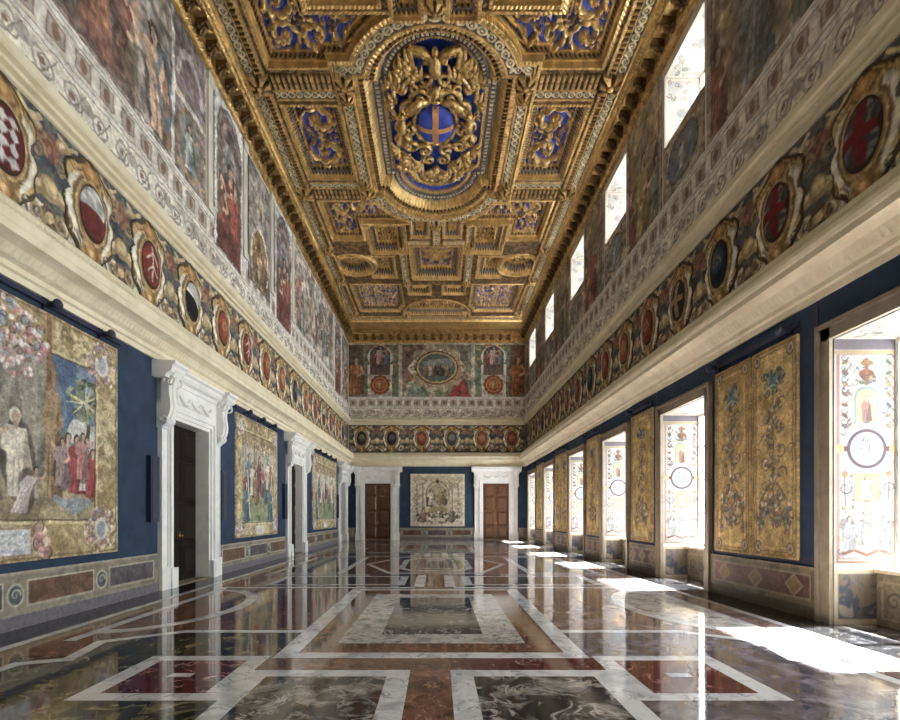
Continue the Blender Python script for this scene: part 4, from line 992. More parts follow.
def cart_paint(P):
    P.mix([(176,134,70),(200,158,92),(150,112,58)], 3.0, 4)
    for s in (-1,1):
        P.line([(s*.26,.5),(s*.4,.3),(s*.42,0),(s*.36,-.3),(s*.24,-.52)], .14, (130,96,52)); P.line([(s*.3,.5),(s*.43,.3),(s*.46,0),(s*.4,-.3),(s*.28,-.55)], .1, CRM)
        P.curl(s*.38,-.62,.15,1.4,-s,.08,CRM); P.curl(s*.38,-.62,.15,1.4,-s,.03,(90,66,40)); P.curl(s*.36,.62,.14,1.4,s,.07,(216,184,120)); P.curl(s*.36,.62,.12,1.2,s,.03,(96,64,34))
        P.line([(s*.1,.78),(s*.2,.66),(s*.1,.56)], .05, (110,72,36)); P.line([(s*.08,-.82),(s*.16,-.66)], .06, (120,84,44))
    P.ell(0,.72,.15,.13,(176,116,54),wob=.2); P.ell(0,.74,.08,.07,(216,168,96)); P.ell(0,-.72,.13,.12,(168,118,58),wob=.2); P.ell(0,-.7,.06,.06,(222,180,110))
    P.ell(0,0,.37,.57,(92,64,34)); P.ell(0,0,.355,.555,(206,172,110)); P.ell(0,0,.315,.51,(150,108,56))
    R = np.array([cart_R(a) for a in np.arctan2(P.v,P.u)]); q = np.hypot(P.u,P.v)/R; k = q > .93; P.c[k] = P.c[k]*.45
    P.grain(.25,9)
protoC = {}
def frieze(side, label, offs, kinds, period, a, b):
    t = thing('painted_frieze', label, 'frieze', on_wall(side,0,0,.004)[0], WALLS[side][1])
    slab('frieze_ground', steps(a, b, .016 if side != 'back' else .03, (lambda q: abs(q)) if side != 'back' else None), np.linspace(FZ0,FZ1,112), frieze_ground(offs[0], period), M['fresco'], t, th=.012, warp=.03, sat=.68)
    for x,kd in zip(offs, kinds):
        if 'c' not in protoC: protoC['c'] = c = radial('cartouche', cart_R, cart_paint, t, M['fresco'], 24, 120, th=.02, dome=.05)
        else: c = protoC['c'].copy(); C.objects.link(c); c.parent = t
        c.location = (x, -.013, (FZ0+FZ1)/2); c.scale = (1.14,1,1.0)
        if kd not in protoC: protoC[kd] = s = radial('shield', lambda th: 1/math.hypot(math.cos(th)/.25, math.sin(th)/.42), shield_paint(kd), c, M['fresco'], 16, 60, th=.0, dome=.05)
        else: s = protoC[kd].copy(); C.objects.link(s); s.parent = c
        s.location = (0,-.066,0); s.scale = (1.16,1,1.16)
LK = ['red','red','check','halfred','redlines','bend','red','redlines','red','orange','blue','orange','red','halfred','red','orange','blue','red','red']
ly = [5.2+PER*k for k in range(-1,16)]
frieze('left','painted frieze of heraldic cartouches above the wall of the dark doorways','',LK,PER,Y0,Y1) if False else frieze('left','frieze of painted heraldic cartouches on slate blue above the wall with doorways', ly, LK, PER, Y0+.02, Y1-.02)
RK = ['red','red','redcross','redcross','blue','ochrecross','red','orange','red','blue','red','orange','red','red','blue','red','orange','red']
ry = [-(5.15+PER*k) for k in range(-1,16)]
frieze('right','frieze of painted heraldic cartouches, first with red crosses, above the tall windows', ry, RK, PER, -Y1+.02, -Y0-.02)
bx = [-5.1+2.04*k for k in range(6)]
frieze('back','short frieze of six painted cartouches above the end wall doors', bx, ['green','blue','red','grey','orange','red'], 2.04, -HW+.05, HW-.05)

# ------------------------------------------------------------------ painted stucco band and balustrade above the frieze
def band_paint(off):
    def f(P):
        P.mix([(222,212,190),(236,228,206),(206,194,170)], 1.3, 9)
        u0 = P.u.copy(); P.u = (u0-off) % 1.3 - .65
        for s,x in ((1,-.33),(-1,.32)):
            P.curl(x,8.62,.24,1.8,s,.06,(172,160,146)); P.curl(x+.05,8.6,.17,1.3,-s,.04,(154,140,128)); P.ell(x+.28*s,8.7,.1,.14,(176,164,150),rot=.6,wob=.4)
            P.ell(x,8.62,.05,.05,(150,112,90)); P.line([(x-.3,8.4),(x,8.46),(x+.3,8.86)],.03,(152,138,126))
        P.u = u0
        P.rect(-99,99,8.93,9.05,(226,220,208)); P.rect(-99,99,8.925,8.94,(120,112,104)); P.rect(-99,99,9.04,9.055,(130,122,112))
        P.rect(-99,99,9.06,9.58,(216,204,182)); P.u = (u0-off) % .62 - .31
        P.rect(-.2,.2,9.14,9.5,(150,124,108)); P.rect(-.16,.16,9.17,9.47,(176,164,150)); P.ell(0,9.32,.09,.13,(146,104,78)); P.rect(.25,.31,9.08,9.56,(226,220,208)); P.rect(-.31,-.25,9.08,9.56,(226,220,208))
        P.u = u0
        P.rect(-99,99,9.57,9.74,(228,222,212)); P.rect(-99,99,9.565,9.58,(120,110,100)); P.rect(-99,99,9.66,9.672,(150,142,132))
        w = fbm(P.u*9,P.v*9,3,3); k = (np.abs(w-.5) < .03)&(P.v < 8.93); P.c[k] = P.c[k]*.9
        P.grain(.12,5)
    return f
for side,lab in (('left','painted band of stucco scrolls and balustrade below the arched frescoes'),('right','painted band of stucco scrolls and balustrade below the clerestory windows'),('back','painted band of scrolls and balustrade under the end wall fresco')):
    a,b = EX[side]; t = thing('painted_balustrade', lab, 'frieze', on_wall(side,0,0,.004)[0], WALLS[side][1])
    slab('scroll_band', steps(a+.06,b-.06,.018 if side != 'back' else .03,(lambda q: abs(q)) if side != 'back' else None), np.linspace(8.29,9.74,90), band_paint(.2), M['fresco'], t, th=.03, warp=.03, sat=.7)

# ------------------------------------------------------------------ frescoes of the upper walls
FZA, FZB = 9.74, 13.38
FCOL = [(206,120,84),(120,130,150),(170,140,90),(196,190,180),(130,70,56),(104,116,96),(168,100,80)]
def scene_paint(x0,x1,z0,z1,sd,n,base,figh=(1.0,1.7)):
    def f(P):
        rnd = random.Random(sd); P.mix(base,.75,sd,warp=1.5,sv=.55)
        k = int((x1-x0)/1.9)
        for i in range(k):
            cx = x0+(i+.5)*(x1-x0)/max(k,1)
            P.rect(cx-.55,cx-.38,z0+.4,z1-.3,(168,158,146),.6); P.rect(cx+.38,cx+.55,z0+.4,z1-.3,(136,124,116),.6)
            P.ell(cx,z1-1.0,.5,.6,(176,166,152),al=.6,ring=.12,half='up'); P.ell(cx,z1-1.0,.38,.46,(92,84,86),al=.5)
        for i in range(n):
            x = rnd.uniform(x0+.2,x1-.2); h = rnd.uniform(*figh); z = z0+rnd.uniform(-.1,.5)*(z1-z0)*.8
            c = FCOL[rnd.randrange(len(FCOL))]; c2 = FCOL[rnd.randrange(len(FCOL))]
            P.fig(x,z,h,tuple(int(v*.85) for v in c),tuple(int(v*.7) for v in c2),lean=rnd.uniform(-.25,.25),arm=rnd.choice((-1,0,1)))
        P.mix([(90,72,62),(200,188,168),(130,108,94)],1.6,sd+5,al=.18); P.grain(.3,4,sd)
        P.frame(x0+.03,x1-.03,z0+.03,z1-.03,.06,(206,198,186)); P.frame(x0+.11,x1-.11,z0+.11,z1-.11,.02,(110,86,66))
    return f
def arch_paint(x0,x1,z0,z1,sd,robe):
    def f(P):
        m = (x0+x1)/2; w = (x1-x0)/2; P.fill((216,212,206)); r = w-.12; zs = z1-r-.1
        dark = (104,92,90)
        P.rect(m-r,m+r,z0+.02,zs,dark); P.ell(m,zs,r,r,dark,half='up')
        P.mix([(92,80,80),(120,104,100),(140,118,108)],1.5,sd,box=(m-r,m+r,z0+.02,zs),al=.9)
        for q,c in ((.92,(150,136,130)),(.8,(112,84,78)),(.62,(150,126,116)),(.46,(98,78,78))): P.ell(m,zs-.1,r*q,r*q*1.1,c,half='up',al=.8)
        P.ell(m,zs-.75,r*.55,r*.8,(160,156,152),al=.9); P.ell(m,zs-.7,r*.32,r*.5,(112,110,112),al=.8)
        P.fig(m-.05,z0+.05,(zs-z0)*.82,robe,tuple(int(c*.65) for c in robe),lean=.04,arm=1); P.fig(m+w*.5,z0+.3,(zs-z0)*.66,(150,70,56),lean=-.05,arm=-1); P.fig(m-w*.55,z0+.2,(zs-z0)*.6,(120,84,62),arm=0)
        P.poly([(m-r,z0),(m-r,z0+.9),(m-.2,z0+1.25),(m+.3,z0+.8),(m+r,z0+1.0),(m+r,z0)],(112,58,46),.85); P.line([(m-r+.1,z0+.3),(m,z0+.8),(m+.3,z0+.3)],.05,(84,44,38))
        i = P.sel(m-r-.02,m+r+.02,z0,z1); 
        d = np.where(P.v > zs, np.hypot(P.u-m,P.v-zs)-r, np.abs(P.u-m)-r); k = d > 0; P.c[k] = rgb((218,214,208)); k = (d > -.035)&(d <= 0); P.c[k] = rgb((150,138,126))
        P.frame(x0+.02,x1-.02,z0,z1,.015,(150,144,138)); P.grain(.16,5,sd)
    return f
def rect_paint(x0,x1,z0,z1,sd):
    def f(P):
        m = (x0+x1)/2; w = (x1-x0)/2; P.mix([(118,110,108),(150,140,132),(100,86,80)],1.4,sd)
        P.ell(m,z1-1.1,w*.7,.9,(150,140,134),al=.8,ring=.1); P.ell(m,z1-1.1,w*.4,.5,(178,160,140),al=.8); P.fig(m,z1-1.5,.8,(170,150,124),arm=0)
        P.ell(m,z0+.95,w*.82,1.15,(206,196,176)); P.ell(m,z0+.9,w*.74,1.05,(120,84,48)); P.mix([(96,66,40),(150,112,66),(190,160,110)],3,sd+2,box=(m-w*.6,m+w*.6,z0+.1,z0+1.6),al=.8)
        for k in (-1,0,1): P.fig(m+k*w*.42,z0+.15,1.2,((150,104,64),(176,150,104),(122,84,62))[k+1],arm=k)
        P.frame(x0+.04,x1-.04,z0+.04,z1-.04,.05,(128,118,110)); P.grain(.25,5,sd)
    return f
def fresco(side, x0, x1, z0, z1, paint, label, group=None, th=.02, fine=.02):
    s0 = (x0+x1)/2; t = wall_thing('fresco', label, 'fresco', side, s0 if side != 'right' else -s0, 0, group, out=.004 if z0 > 9.6 else .036)
    def pf(P): P.u = P.u+s0; paint(P); P.chiaro(.45 if side == 'left' else .3,2.6,int(abs(s0)*3)+1); P.c = np.clip(P.c,0,1)**(.78 if side == 'back' else .74 if side == 'right' else .88)
    us = steps(x0, x1, fine, (lambda q: abs(q)) if side != 'back' else None)-s0
    slab('painted_scene', us, np.linspace(z0,z1,int((z1-z0)/.022)), pf, M['fresco'], t, th=th, warp=.05 if side != 'back' else .03, seed=s0, sat=.7 if side != 'back' else .9)
    return t
BROWN = [(70,54,48),(116,90,72),(146,138,132),(88,74,70),(166,146,124)]
LITE = [(120,106,94),(176,156,132),(200,194,182),(136,108,90),(214,200,172)]
def big_left(P):
    scene_paint(4.6,13.1,FZA,FZB,3,15,BROWN,(1.3,2.2))(P)
    P.rect(4.6,10.0,FZA,10.6,(70,46,38),.5)
    # the arch, oval medallion and lunette at the far end of the scene
    P.rect(11.5,13.05,FZA,FZB,(122,106,104)); P.mix([(104,90,90),(140,122,116)],1.4,3,box=(11.5,13.05,FZA,FZB),al=.7)
    P.ell(12.3,12.0,.68,.9,(170,160,152),half='up',ring=.14); P.ell(12.3,12.0,.5,.7,(110,92,92),half='up'); P.line([(11.5,11.6),(13.05,11.6)],.16,(200,194,186))
    P.ell(12.3,10.7,.62,.86,(150,112,72)); P.ell(12.3,10.7,.52,.74,(118,122,114)); P.fig(12.25,10.1,1.1,(176,180,176),(140,150,146),arm=1)
    for z in (9.84,11.5): 
        for x in (11.65,12.95): P.curl(x,z+.1,.14,1.4,1,.06,(196,150,90))
    P.fig(11.1,9.9,2.3,(188,150,116),(128,92,70),lean=-.2,arm=-1); P.ell(11.15,11.1,.32,.9,(96,104,116),ring=.12,rot=.1); P.rect(11.42,11.56,FZA,FZB,(196,188,178))
fresco('left',4.6,13.1,FZA,FZB,big_left,'large brown fresco with many figures, nearest of the scenes above the doorway wall')
fresco('left',13.55,15.5,9.05,FZB,arch_paint(13.55,15.5,9.05,FZB,11,(128,64,50)),'arched fresco of red-robed figures, between the large brown scene and a rectangular panel')
fresco('left',16.0,18.0,9.3,13.2,rect_paint(16.0,18.0,9.3,13.2,14),'rectangular fresco with a brown oval group, between two arched frescoes')
fresco('left',18.6,20.7,9.05,FZB,arch_paint(18.6,20.7,9.05,FZB,17,(110,72,56)),'arched fresco between the brown rectangular panel and the second large scene')
fresco('left',21.2,28.9,FZA,FZB,scene_paint(21.2,28.9,FZA,FZB,23,14,LITE,(1.2,2.0)),'second large pale fresco scene, beyond the arched frescoes toward the end wall')
fresco('left',29.3,31.2,9.05,FZB,arch_paint(29.3,31.2,9.05,FZB,19,(140,78,52)),'narrow arched fresco just before the far corner of the doorway wall')
fresco('left',31.7,33.7,9.3,13.2,rect_paint(31.7,33.7,9.3,13.2,24),'small rectangular fresco in the far corner of the doorway wall')
# pilaster strips between them
for k,y in enumerate((13.33,15.75,18.3,20.95,29.1,31.45)):
    p = MB(); p.box(-.13,.13,-.06,.02,9.74,13.36); p.box(-.17,.17,-.09,.02,9.74,9.95); p.box(-.17,.17,-.09,.02,13.14,13.38); o = p.build(f'trim_{10+k}', M['plaster']); struct(o); place(o,'left',y,0)

# clerestory wall: piers and ovals under the sills
RBASE = [(84,66,56),(140,108,80),(186,164,134),(120,82,60),(104,102,108)]
def pier_paint(x0,x1,sd,robe):
    def f(P):
        m = (x0+x1)/2; w = (x1-x0)/2; P.mix(RBASE,.8,sd,sv=.5)
        P.rect(m-w*.62,m+w*.62,10.0,12.5,(150,122,80),.8); P.ell(m,12.5,w*.62,.7,(176,146,96),half='up'); P.ell(m,12.45,w*.48,.56,(196,164,112),half='up',ring=.08); P.rect(m-w*.46,m+w*.46,10.1,12.4,(128,112,92),.8); P.ell(m,12.4,w*.46,.5,(140,120,96),half='up')
        P.fig(m,9.85,2.3,robe,tuple(int(c*.6) for c in robe),arm=1); P.fig(m-w*.75,9.8,1.8,(150,70,44),(96,48,36),arm=0); P.fig(m+w*.75,9.8,1.7,(96,116,90),(64,80,66),arm=-1)
        for s in (-1,1): P.rect(*sorted((m+s*w,m+s*(w-.16))),FZA,FZB,(160,150,130)); P.rect(*sorted((m+s*(w-.16),m+s*(w-.2))),FZA,FZB,(70,58,46))
        P.mix([(60,48,40),(170,140,96)],2,sd+4,al=.2); P.grain(.3,5,sd)
    return f
def oval_paint(x0,x1,sd,c):
    def f(P):
        m = (x0+x1)/2; P.mix(RBASE,1.2,sd); P.ell(m,10.46,.86,.66,(176,148,104)); P.ell(m,10.46,.78,.58,(70,52,40)); P.ell(m,10.46,.73,.53,c); P.mix([tuple(int(v*.7) for v in c),tuple(min(255,int(v*1.25)) for v in c)],2.5,sd,box=(m-.45,m+.45,10.1,10.85),al=.6)
        P.fig(m,10.1,.7,(176,172,168),(120,120,128),arm=1)
        for s in (-1,1): P.curl(m+s*.85,10.0,.16,1.4,s,.06,(200,176,130)); P.curl(m+s*.85,10.95,.16,1.4,-s,.06,(200,176,130))
        P.frame(x0+.04,x1-.04,FZA+.03,CLE_A-.08,.05,(150,136,112)); P.grain(.25,5,sd)
    return f
nth = ['first','second','third','fourth','fifth','sixth','last']
robes = [(176,84,50),(104,120,138),(176,140,70),(150,60,46),(96,112,90),(170,96,60)]
for k,y in enumerate(WIN_Y):
    if k: fresco('right',-(y+CLE_W),-(y-CLE_W),FZA,CLE_A-.02,oval_paint(-(y+CLE_W),-(y-CLE_W),40+k,((120,124,136),(112,108,110),(96,104,120))[k%3]),
        f'painted oval in a scrolled frame under the {nth[k-1]} clerestory window in view','ovals under the clerestory')
    a = y+CLE_W+.12; b = (WIN_Y[k+1]-CLE_W-.12) if k < 6 else Y1-.05
    if b-a > .6: fresco('right',-b,-a,FZA,FZB,pier_paint(-b,-a,60+k,robes[k%6]),
        ('painted pier with robed figures just before the first clerestory window in view','painted pier with robed figures between the first and second clerestory windows in view','painted pier with an ochre arch between the second and third clerestory windows in view','painted pier between the third and fourth clerestory windows in view','painted pier between the fourth and fifth clerestory windows in view','painted pier between the fifth and last clerestory windows','narrow painted strip between the last clerestory window and the end wall')[k],'painted clerestory piers')

# end wall fresco with medallion and two niches
def end_paint(P):
    P.mix([(84,66,54),(146,104,80),(100,116,86),(176,156,130)],.7,31,sv=.6); GZ = 9.72
    for s in (-1,1):
        P.rect(*sorted((s*2.4,s*5.1)),GZ,FZB,(62,80,58),.55); P.mix([(44,62,46),(98,110,76),(120,90,62)],1.5,5,box=(min(s*2.3,s*5.2),max(s*2.3,s*5.2),11.6,13.4),al=.7)
        P.rect(*sorted((s*2.35,s*2.6)),GZ,FZB,(190,180,166)); P.rect(*sorted((s*3.05,s*4.7)),GZ,11.35,(176,164,148)); P.frame(min(s*3.05,s*4.7),max(s*3.05,s*4.7),GZ+.02,11.33,.06,(210,200,186))
        P.rect(*sorted((s*5.0,s*6.0)),GZ,FZB,(70,44,34),.7); P.fig(s*5.5,9.9,2.6,(150,84,44),(96,54,36),arm=0)
        P.flowers(s*3.9,13.1,.7,.2,18,5,[(176,84,50),(190,140,70),(120,60,44)],.12); P.flowers(s*2.8,12.3,.2,.7,14,6,[(92,110,70),(150,120,60),(130,60,44)],.1)
    P.poly([(-2.3,9.74),(-1.9,10.9),(-1.2,10.6),(-.7,9.76)],(120,136,112)); P.fig(-2.0,9.78,1.3,(150,160,140),(96,112,100),lean=.3,arm=1)
    P.poly([(.7,9.76),(1.2,10.5),(1.9,10.9),(2.3,9.74)],(140,44,40)); P.fig(2.0,9.78,1.35,(150,52,46),(104,34,36),lean=-.3,arm=-1)
    P.rect(-2.3,2.3,11.0,FZB,(116,78,70),.35); P.rect(-9,9,FZB-.1,FZB+1,(176,166,140))
    P.mix([(80,60,50),(190,170,140)],2.2,9,al=.1); P.grain(.3,5,2)
t = fresco('back',-HW+.04,HW-.04,9.74,13.4,end_paint,'end wall fresco with a framed central oval between two arched niches',fine=.026)
def med_paint(P):
    P.mix([(206,190,160),(176,150,112),(224,214,190)],2.2,5)
    for k in range(10): 
        a = 2*PI*k/10; P.curl(1.62*math.cos(a),1.12*math.sin(a),.2,1.4,(-1)**k,.08,(150,96,66))
    P.ell(0,0,1.45,1.15,(116,60,46)); P.ell(0,0,1.36,1.06,(214,176,104)); P.ell(0,0,1.25,.95,(96,108,96))
    P.mix([(120,136,150),(150,150,130),(84,96,70),(110,96,70)],1.6,8,box=(-.86,.86,-.56,.56),al=.8); P.ell(0,.3,.9,.3,(176,186,196),al=.5,wob=.4)
    for k,x in enumerate((-.75,-.4,0,.35,.7)): P.fig(x,-.55,.8,((170,120,84),(190,180,160),(110,60,52),(70,84,96),(168,130,90))[k],arm=(-1,1,0,1,-1)[k])
    P.grain(.2,8)
md = radial('painted_medallion', lambda a: (1/math.hypot(math.cos(a)/1.85, math.sin(a)/1.6))*(1+.07*math.cos(10*a)), med_paint, t, M['fresco'], 44, 150, y0=-.02, th=.03, dome=.05); md.location = (0,0,11.7)
def niche_paint(P):
    P.fill((222,216,204)); P.rect(-.62,.62,-1,.62,(110,84,72)); P.ell(0,.62,.62,.62,(110,84,72),half='up'); P.mix([(96,70,60),(140,110,90)],2,4,box=(-.5,.5,-.1,.9),al=.7)
    P.fig(0,-.02,1.25,(196,160,150),(150,90,90),arm=1); P.fig(-.4,-.02,.95,(150,84,70),arm=0); P.fig(.4,-.02,.9,(120,130,140),arm=-1); P.grain(.2,8)
for s in (-1,1):
    o = radial('painted_niche', lambda a: min((.76/max(abs(math.cos(a)),1e-6)), (.72/abs(math.sin(a)) if math.sin(a) < 0 else 9), 9 if math.sin(a) < 0 else (lambda c,q: (.5*q+math.sqrt(max(0,.76**2-(.5*c)**2))))(math.cos(a),math.sin(a))), niche_paint, t, M['fresco'], 30, 120, y0=-.02, th=.02, dome=0)
    o.location = (s*3.86,0,11.95); o.scale = (1.12,1,1.0)
    def rp(P): P.fill((150,72,36)); P.ell(0,0,.5,.5,(206,130,66),ring=.08); P.ell(0,0,.3,.3,(190,110,56),wob=.3); P.fig(0,-.3,.55,(216,160,90),arm=1); P.grain(.25,8)
    q = radial('painted_roundel', lambda a: .66+.03*math.cos(12*a), rp, t, M['fresco'], 20, 90, y0=-.02, th=.02, dome=.03); q.location = (s*3.86,0,10.55)

# ------------------------------------------------------------------ tapestries and their rods
TZ0, TZ1 = .96, 4.78
GLD = [(176,146,92),(150,118,66),(196,168,112),(128,100,60)]
def tborder(P,w,h,b,sd):
    for bx_ in ((0,w,0,b),(0,w,h-b,h),(0,b,0,h),(w-b,w,0,h)): P.mix(GLD,3,sd,box=bx_,al=.9)
    P.frame(.03,w-.03,.03,h-.03,.03,(120,92,52)); P.frame(b-.02,w-b+.02,b-.02,h-b+.02,.05,(206,180,120)); P.frame(b+.03,w-b-.03,b+.03,h-b-.03,.025,(84,62,40))
    pk = [(196,140,130),(206,180,160),(150,96,84),(172,150,120),(126,110,130)]
    for x,z in ((b*.8,b*.8),(w-b*.8,b*.8),(b*.8,h-b*.8),(w-b*.8,h-b*.8)): P.flowers(x,z,b*.75,b*.75,80,sd+int(x),pk,.05); P.ell(x,z,b*.3,b*.36,(206,198,190)); P.ell(x,z,b*.2,b*.26,(150,150,164))
    for k in range(int(w/.4)): P.flowers(b+.2+k*.4,h-b/2,.16,.1,4,sd+k,GLD+pk[:2],.05)
def tap_big(w,h):
    def f(P):
        b = .56; P.mix([(146,126,84),(168,146,100),(122,106,72)],1.5,3)
        xr = w-1.62                                        # right of the column: blue sky
        P.rect(xr-.1,w-b,1.9,h-b,(76,104,142)); P.mix([(62,88,126),(92,118,150),(110,130,152)],2.2,6,box=(xr-.1,w-b,1.9,h-b),al=.9,sv=.2)
        P.rect(b,xr-.1,1.2,h-b,(112,104,88)); P.mix([(92,88,76),(140,132,112),(120,104,84)],1.2,8,box=(b,xr-.1,1.2,h-b),al=.9,sv=.4)
        P.rect(xr-.75,xr-.28,1.0,h-b,(132,122,104)); P.mix([(110,102,90),(158,146,124)],5,4,box=(xr-.75,xr-.28,1.0,h-b),al=.8,sv=.2); P.rect(xr-.85,xr-.18,h-b-.35,h-b,(150,136,112))
        P.u = (P.u-xr)*2.4+xr; P.fig(xr+.05,.95,2.15,(156,118,76),(112,80,52),(150,112,76),(112,84,60),arm=0,dark=(120,100,76)); P.u = (P.u-xr)/2.4+xr
        P.ell(xr+1.0,1.75,.75,.5,(170,180,176),wob=.3); P.ell(xr+.6,2.0,.3,.35,(196,196,190),wob=.3)
        P.tree(xr+.78,1.7,1.25,.42,5); 
        for k in range(24):
            a = random.Random(k).uniform(0,6.28); P.line([(xr+.75,2.6),(xr+.75+.45*math.cos(a),2.6+.34*math.sin(a))],.05,((176,170,120),(96,108,84),(206,196,150))[k%3],taper=True)
        for k,(x,z,hh,c) in enumerate(((.35,1.1,.95,(176,150,140)),(.55,1.05,1.0,(170,60,60)),(.8,1.1,.95,(206,190,180)),(.95,1.0,.85,(180,56,58)),(.22,1.15,.8,(150,120,120)),(.7,1.3,.8,(196,120,110)))): P.fig(xr+x,z,hh,c,arm=(k%3)-1)
        P.line([(xr+.1,.95),(xr+.5,.75),(xr+.85,.9)],.12,(120,130,142)); P.ell(xr+.5,.85,.35,.12,(134,142,150),wob=.3)
        for k,(x,z,hh,c,c2,vl) in enumerate(((-.55,.95,1.3,(206,194,168),(170,150,124),(222,214,196)),(-1.2,.9,1.4,(176,140,140),(130,96,104),(206,196,180)),(-1.9,.9,1.5,(120,104,130),(90,80,100),None),(-2.6,.9,1.5,(170,120,80),(120,84,60),None),(-3.2,1.0,1.3,(96,112,130),(70,84,100),None))): P.fig(xr+x,z,hh,c,c2,arm=(k%3)-1,veil=vl,lean=-.1)
        P.fig(xr-.62,.72,.7,(206,190,186),(176,150,150),lean=.5,arm=1)
        tborder(P,w,h,b,3)
        x0 = w-1.63; P.rect(x0-.1,x0+.0,h-1.2,h,(128,84,48)); P.flowers(x0-.75,h-.6,.66,.55,190,9,[(206,170,160),(176,110,110),(222,206,196),(150,96,84),(130,140,150)],.055)
        P.rect(x0-1.9,x0-.35,.08,.5,(196,196,196)); P.frame(x0-1.9,x0-.35,.08,.5,.03,(150,110,80)); P.flowers(x0-.2,.3,.18,.24,20,4,[(196,140,120),(150,96,84),(206,180,150)],.08)
        for k in range(3): 
            for j in range(14): 
                if (j*7+k*3)%5: P.rect(x0-1.8+j*.1,x0-1.74+j*.1,.38-.11*k,.41-.11*k,(140,150,176))
        P.grain(.18,9); 
    return f
def tap_hall(w,h,sd,warm):
    def f(P):
        b = .42; P.mix([(150,142,112),(176,166,132),(124,118,96)] if not warm else [(176,166,140),(196,186,160),(156,146,120)],1.4,sd)
        for k in range(5):
            x = b+.25+k*(w-2*b-.5)/4; P.rect(x-.12,x+.12,1.2,h-b,((132,140,130),(188,178,150),(112,112,100))[k%3]); P.rect(x-.04,x+.03,1.2,h-b,(206,198,172),.6)
        P.rect(b,w-b,h-b-.5,h-b,(150,120,80)); P.flowers(w/2,h-b-.35,w*.36,.22,90,sd,[(196,150,110),(150,104,90),(206,190,150)],.05); P.line([(w/2,h-b),(w/2,h-1.7)],.2,(176,140,110))
        P.poly([(b,.5),(w-b,.5),(w-b-.7,1.4),(b+.7,1.4)],(112,124,84)); P.mix([(96,112,76),(150,150,100)],3,sd,box=(b+.5,w-b-.5,.55,1.3),al=.7)
        for k in range(9): P.fig(b+.35+k*(w-2*b-.7)/8,1.1+.25*((k*5)%3),1.1,((160,80,66),(84,112,124),(206,196,170),(150,110,70),(120,70,80))[k%5],arm=(k%3)-1)
        for x in (b+.4,w-b-.4): P.fig(x,.5,1.3,(74,108,112),(56,80,90),arm=0); P.line([(x+.3,.6),(x+.1,2.1)],.07,(206,200,184))
        tborder(P,w,h,b,sd); P.rect(w/2-.35,w/2+.35,.05,.36,(206,204,190)); P.grain(.22,7)
    return f
def tap_end(w,h):
    def f(P):
        P.mix([(176,160,126),(196,180,146),(156,140,108)],1.3,5); b = .22
        P.frame(.02,w-.02,.02,h-.02,.14,(206,194,160)); P.rect(b,w-b,h-.5,h-b,(176,160,112))
        for s in (-1,1):
            m = w/2; P.ell(m+s*1.15,h-.45,.42,.3,(120,96,74),ring=.06,half='down')
            for q in (.95,1.35): P.rect(*sorted((m+s*q,m+s*(q+.1))),.9,h-.6,(146,120,92))
            P.flowers(m+s*1.45,1.6,.12,1.1,26,4,[(150,112,90),(206,190,150),(120,90,70)],.06)
        m = w/2; P.ell(m,2.15,.82,.95,(130,104,74)); P.ell(m,2.15,.74,.86,(176,156,116)); P.mix([(104,84,60),(176,152,110),(206,186,146)],2.6,9,box=(m-.55,m+.6,1.55,2.7),al=.85)
        P.rect(m-.78,m-.35,1.35,2.0,(84,62,60)); P.fig(m-.42,1.45,1.1,(214,196,160),arm=1); P.fig(m+.2,1.5,1.0,(150,120,76),arm=-1); P.fig(m+.5,1.5,.8,(96,84,60),arm=0); P.ell(m,3.06,.1,.14,(56,46,36))
        P.ell(m,1.1,.7,.28,(150,124,70),wob=.2); P.flowers(m,.62,1.5,.4,110,6,[(112,74,58),(206,192,160),(90,92,78),(160,120,84),(66,54,48)],.1); P.ell(m,.35,.5,.26,(206,180,150),half='up')
        for s in (-1,1): P.fig(m+s*.95,.3,.95,(150,100,80) if s < 0 else (100,104,90),arm=-s)
        P.grain(.2,8)
    return f
def tap_strip(w,h,sd):
    def f(P):
        P.mix([(178,142,72),(194,158,86),(160,124,60)],1.6,sd,sv=.5); m = w/2
        P.frame(.02,w-.02,.02,h-.02,.05,(140,108,60)); P.frame(.1,w-.1,.1,h-.1,.02,(112,88,52)); P.frame(.17,w-.17,.17,h-.17,.015,(214,186,124))
        vc = [(96,98,84),(126,82,68),(196,178,150),(104,108,80),(150,108,88),(86,86,92)]
        P.flowers(m,h-.62,.26,.22,40,sd,[(80,92,98),(96,108,84),(140,130,110),(70,76,72)],.05); P.ell(m,h-.62,.09,.14,(60,96,120)); P.line([(m,h-.8),(m,.5)],.03,(96,84,56))
        for k in range(11): P.flowers(m+.05*(-1)**k,h-1.05-k*.2,.13+.04*(k%3),.1,14,sd+k,vc,.036); P.curl(m+.2*(-1)**k,h-1.05-k*.2,.13,1.4,(-1)**k,.03,(96,84,64),k)
        P.ell(m,2.55,w*.3,.5,(206,176,112),ring=.02,al=.6); P.flowers(m,.85,w*.32,.32,60,sd+30,vc,.042)
        for s in (-1,1): P.line([(m+s*.1,1.3),(m+s*.34,1.0),(m+s*.38,.4)],.04,(112,92,60)); P.flowers(m+s*.34,.8,.07,.36,14,sd+8,vc,.05)
        for x in (.16,w-.16):
            for z in (.17,h-.17): P.ell(x,z,.1,.12,(112,84,50)); P.ell(x,z,.075,.09,(170,150,120)); P.ell(x,z,.04,.05,(120,90,80))
            P.curl(x,h/2,.1,1.5,1,.03,(130,100,56))
        P.grain(.2,9,sd)
    return f
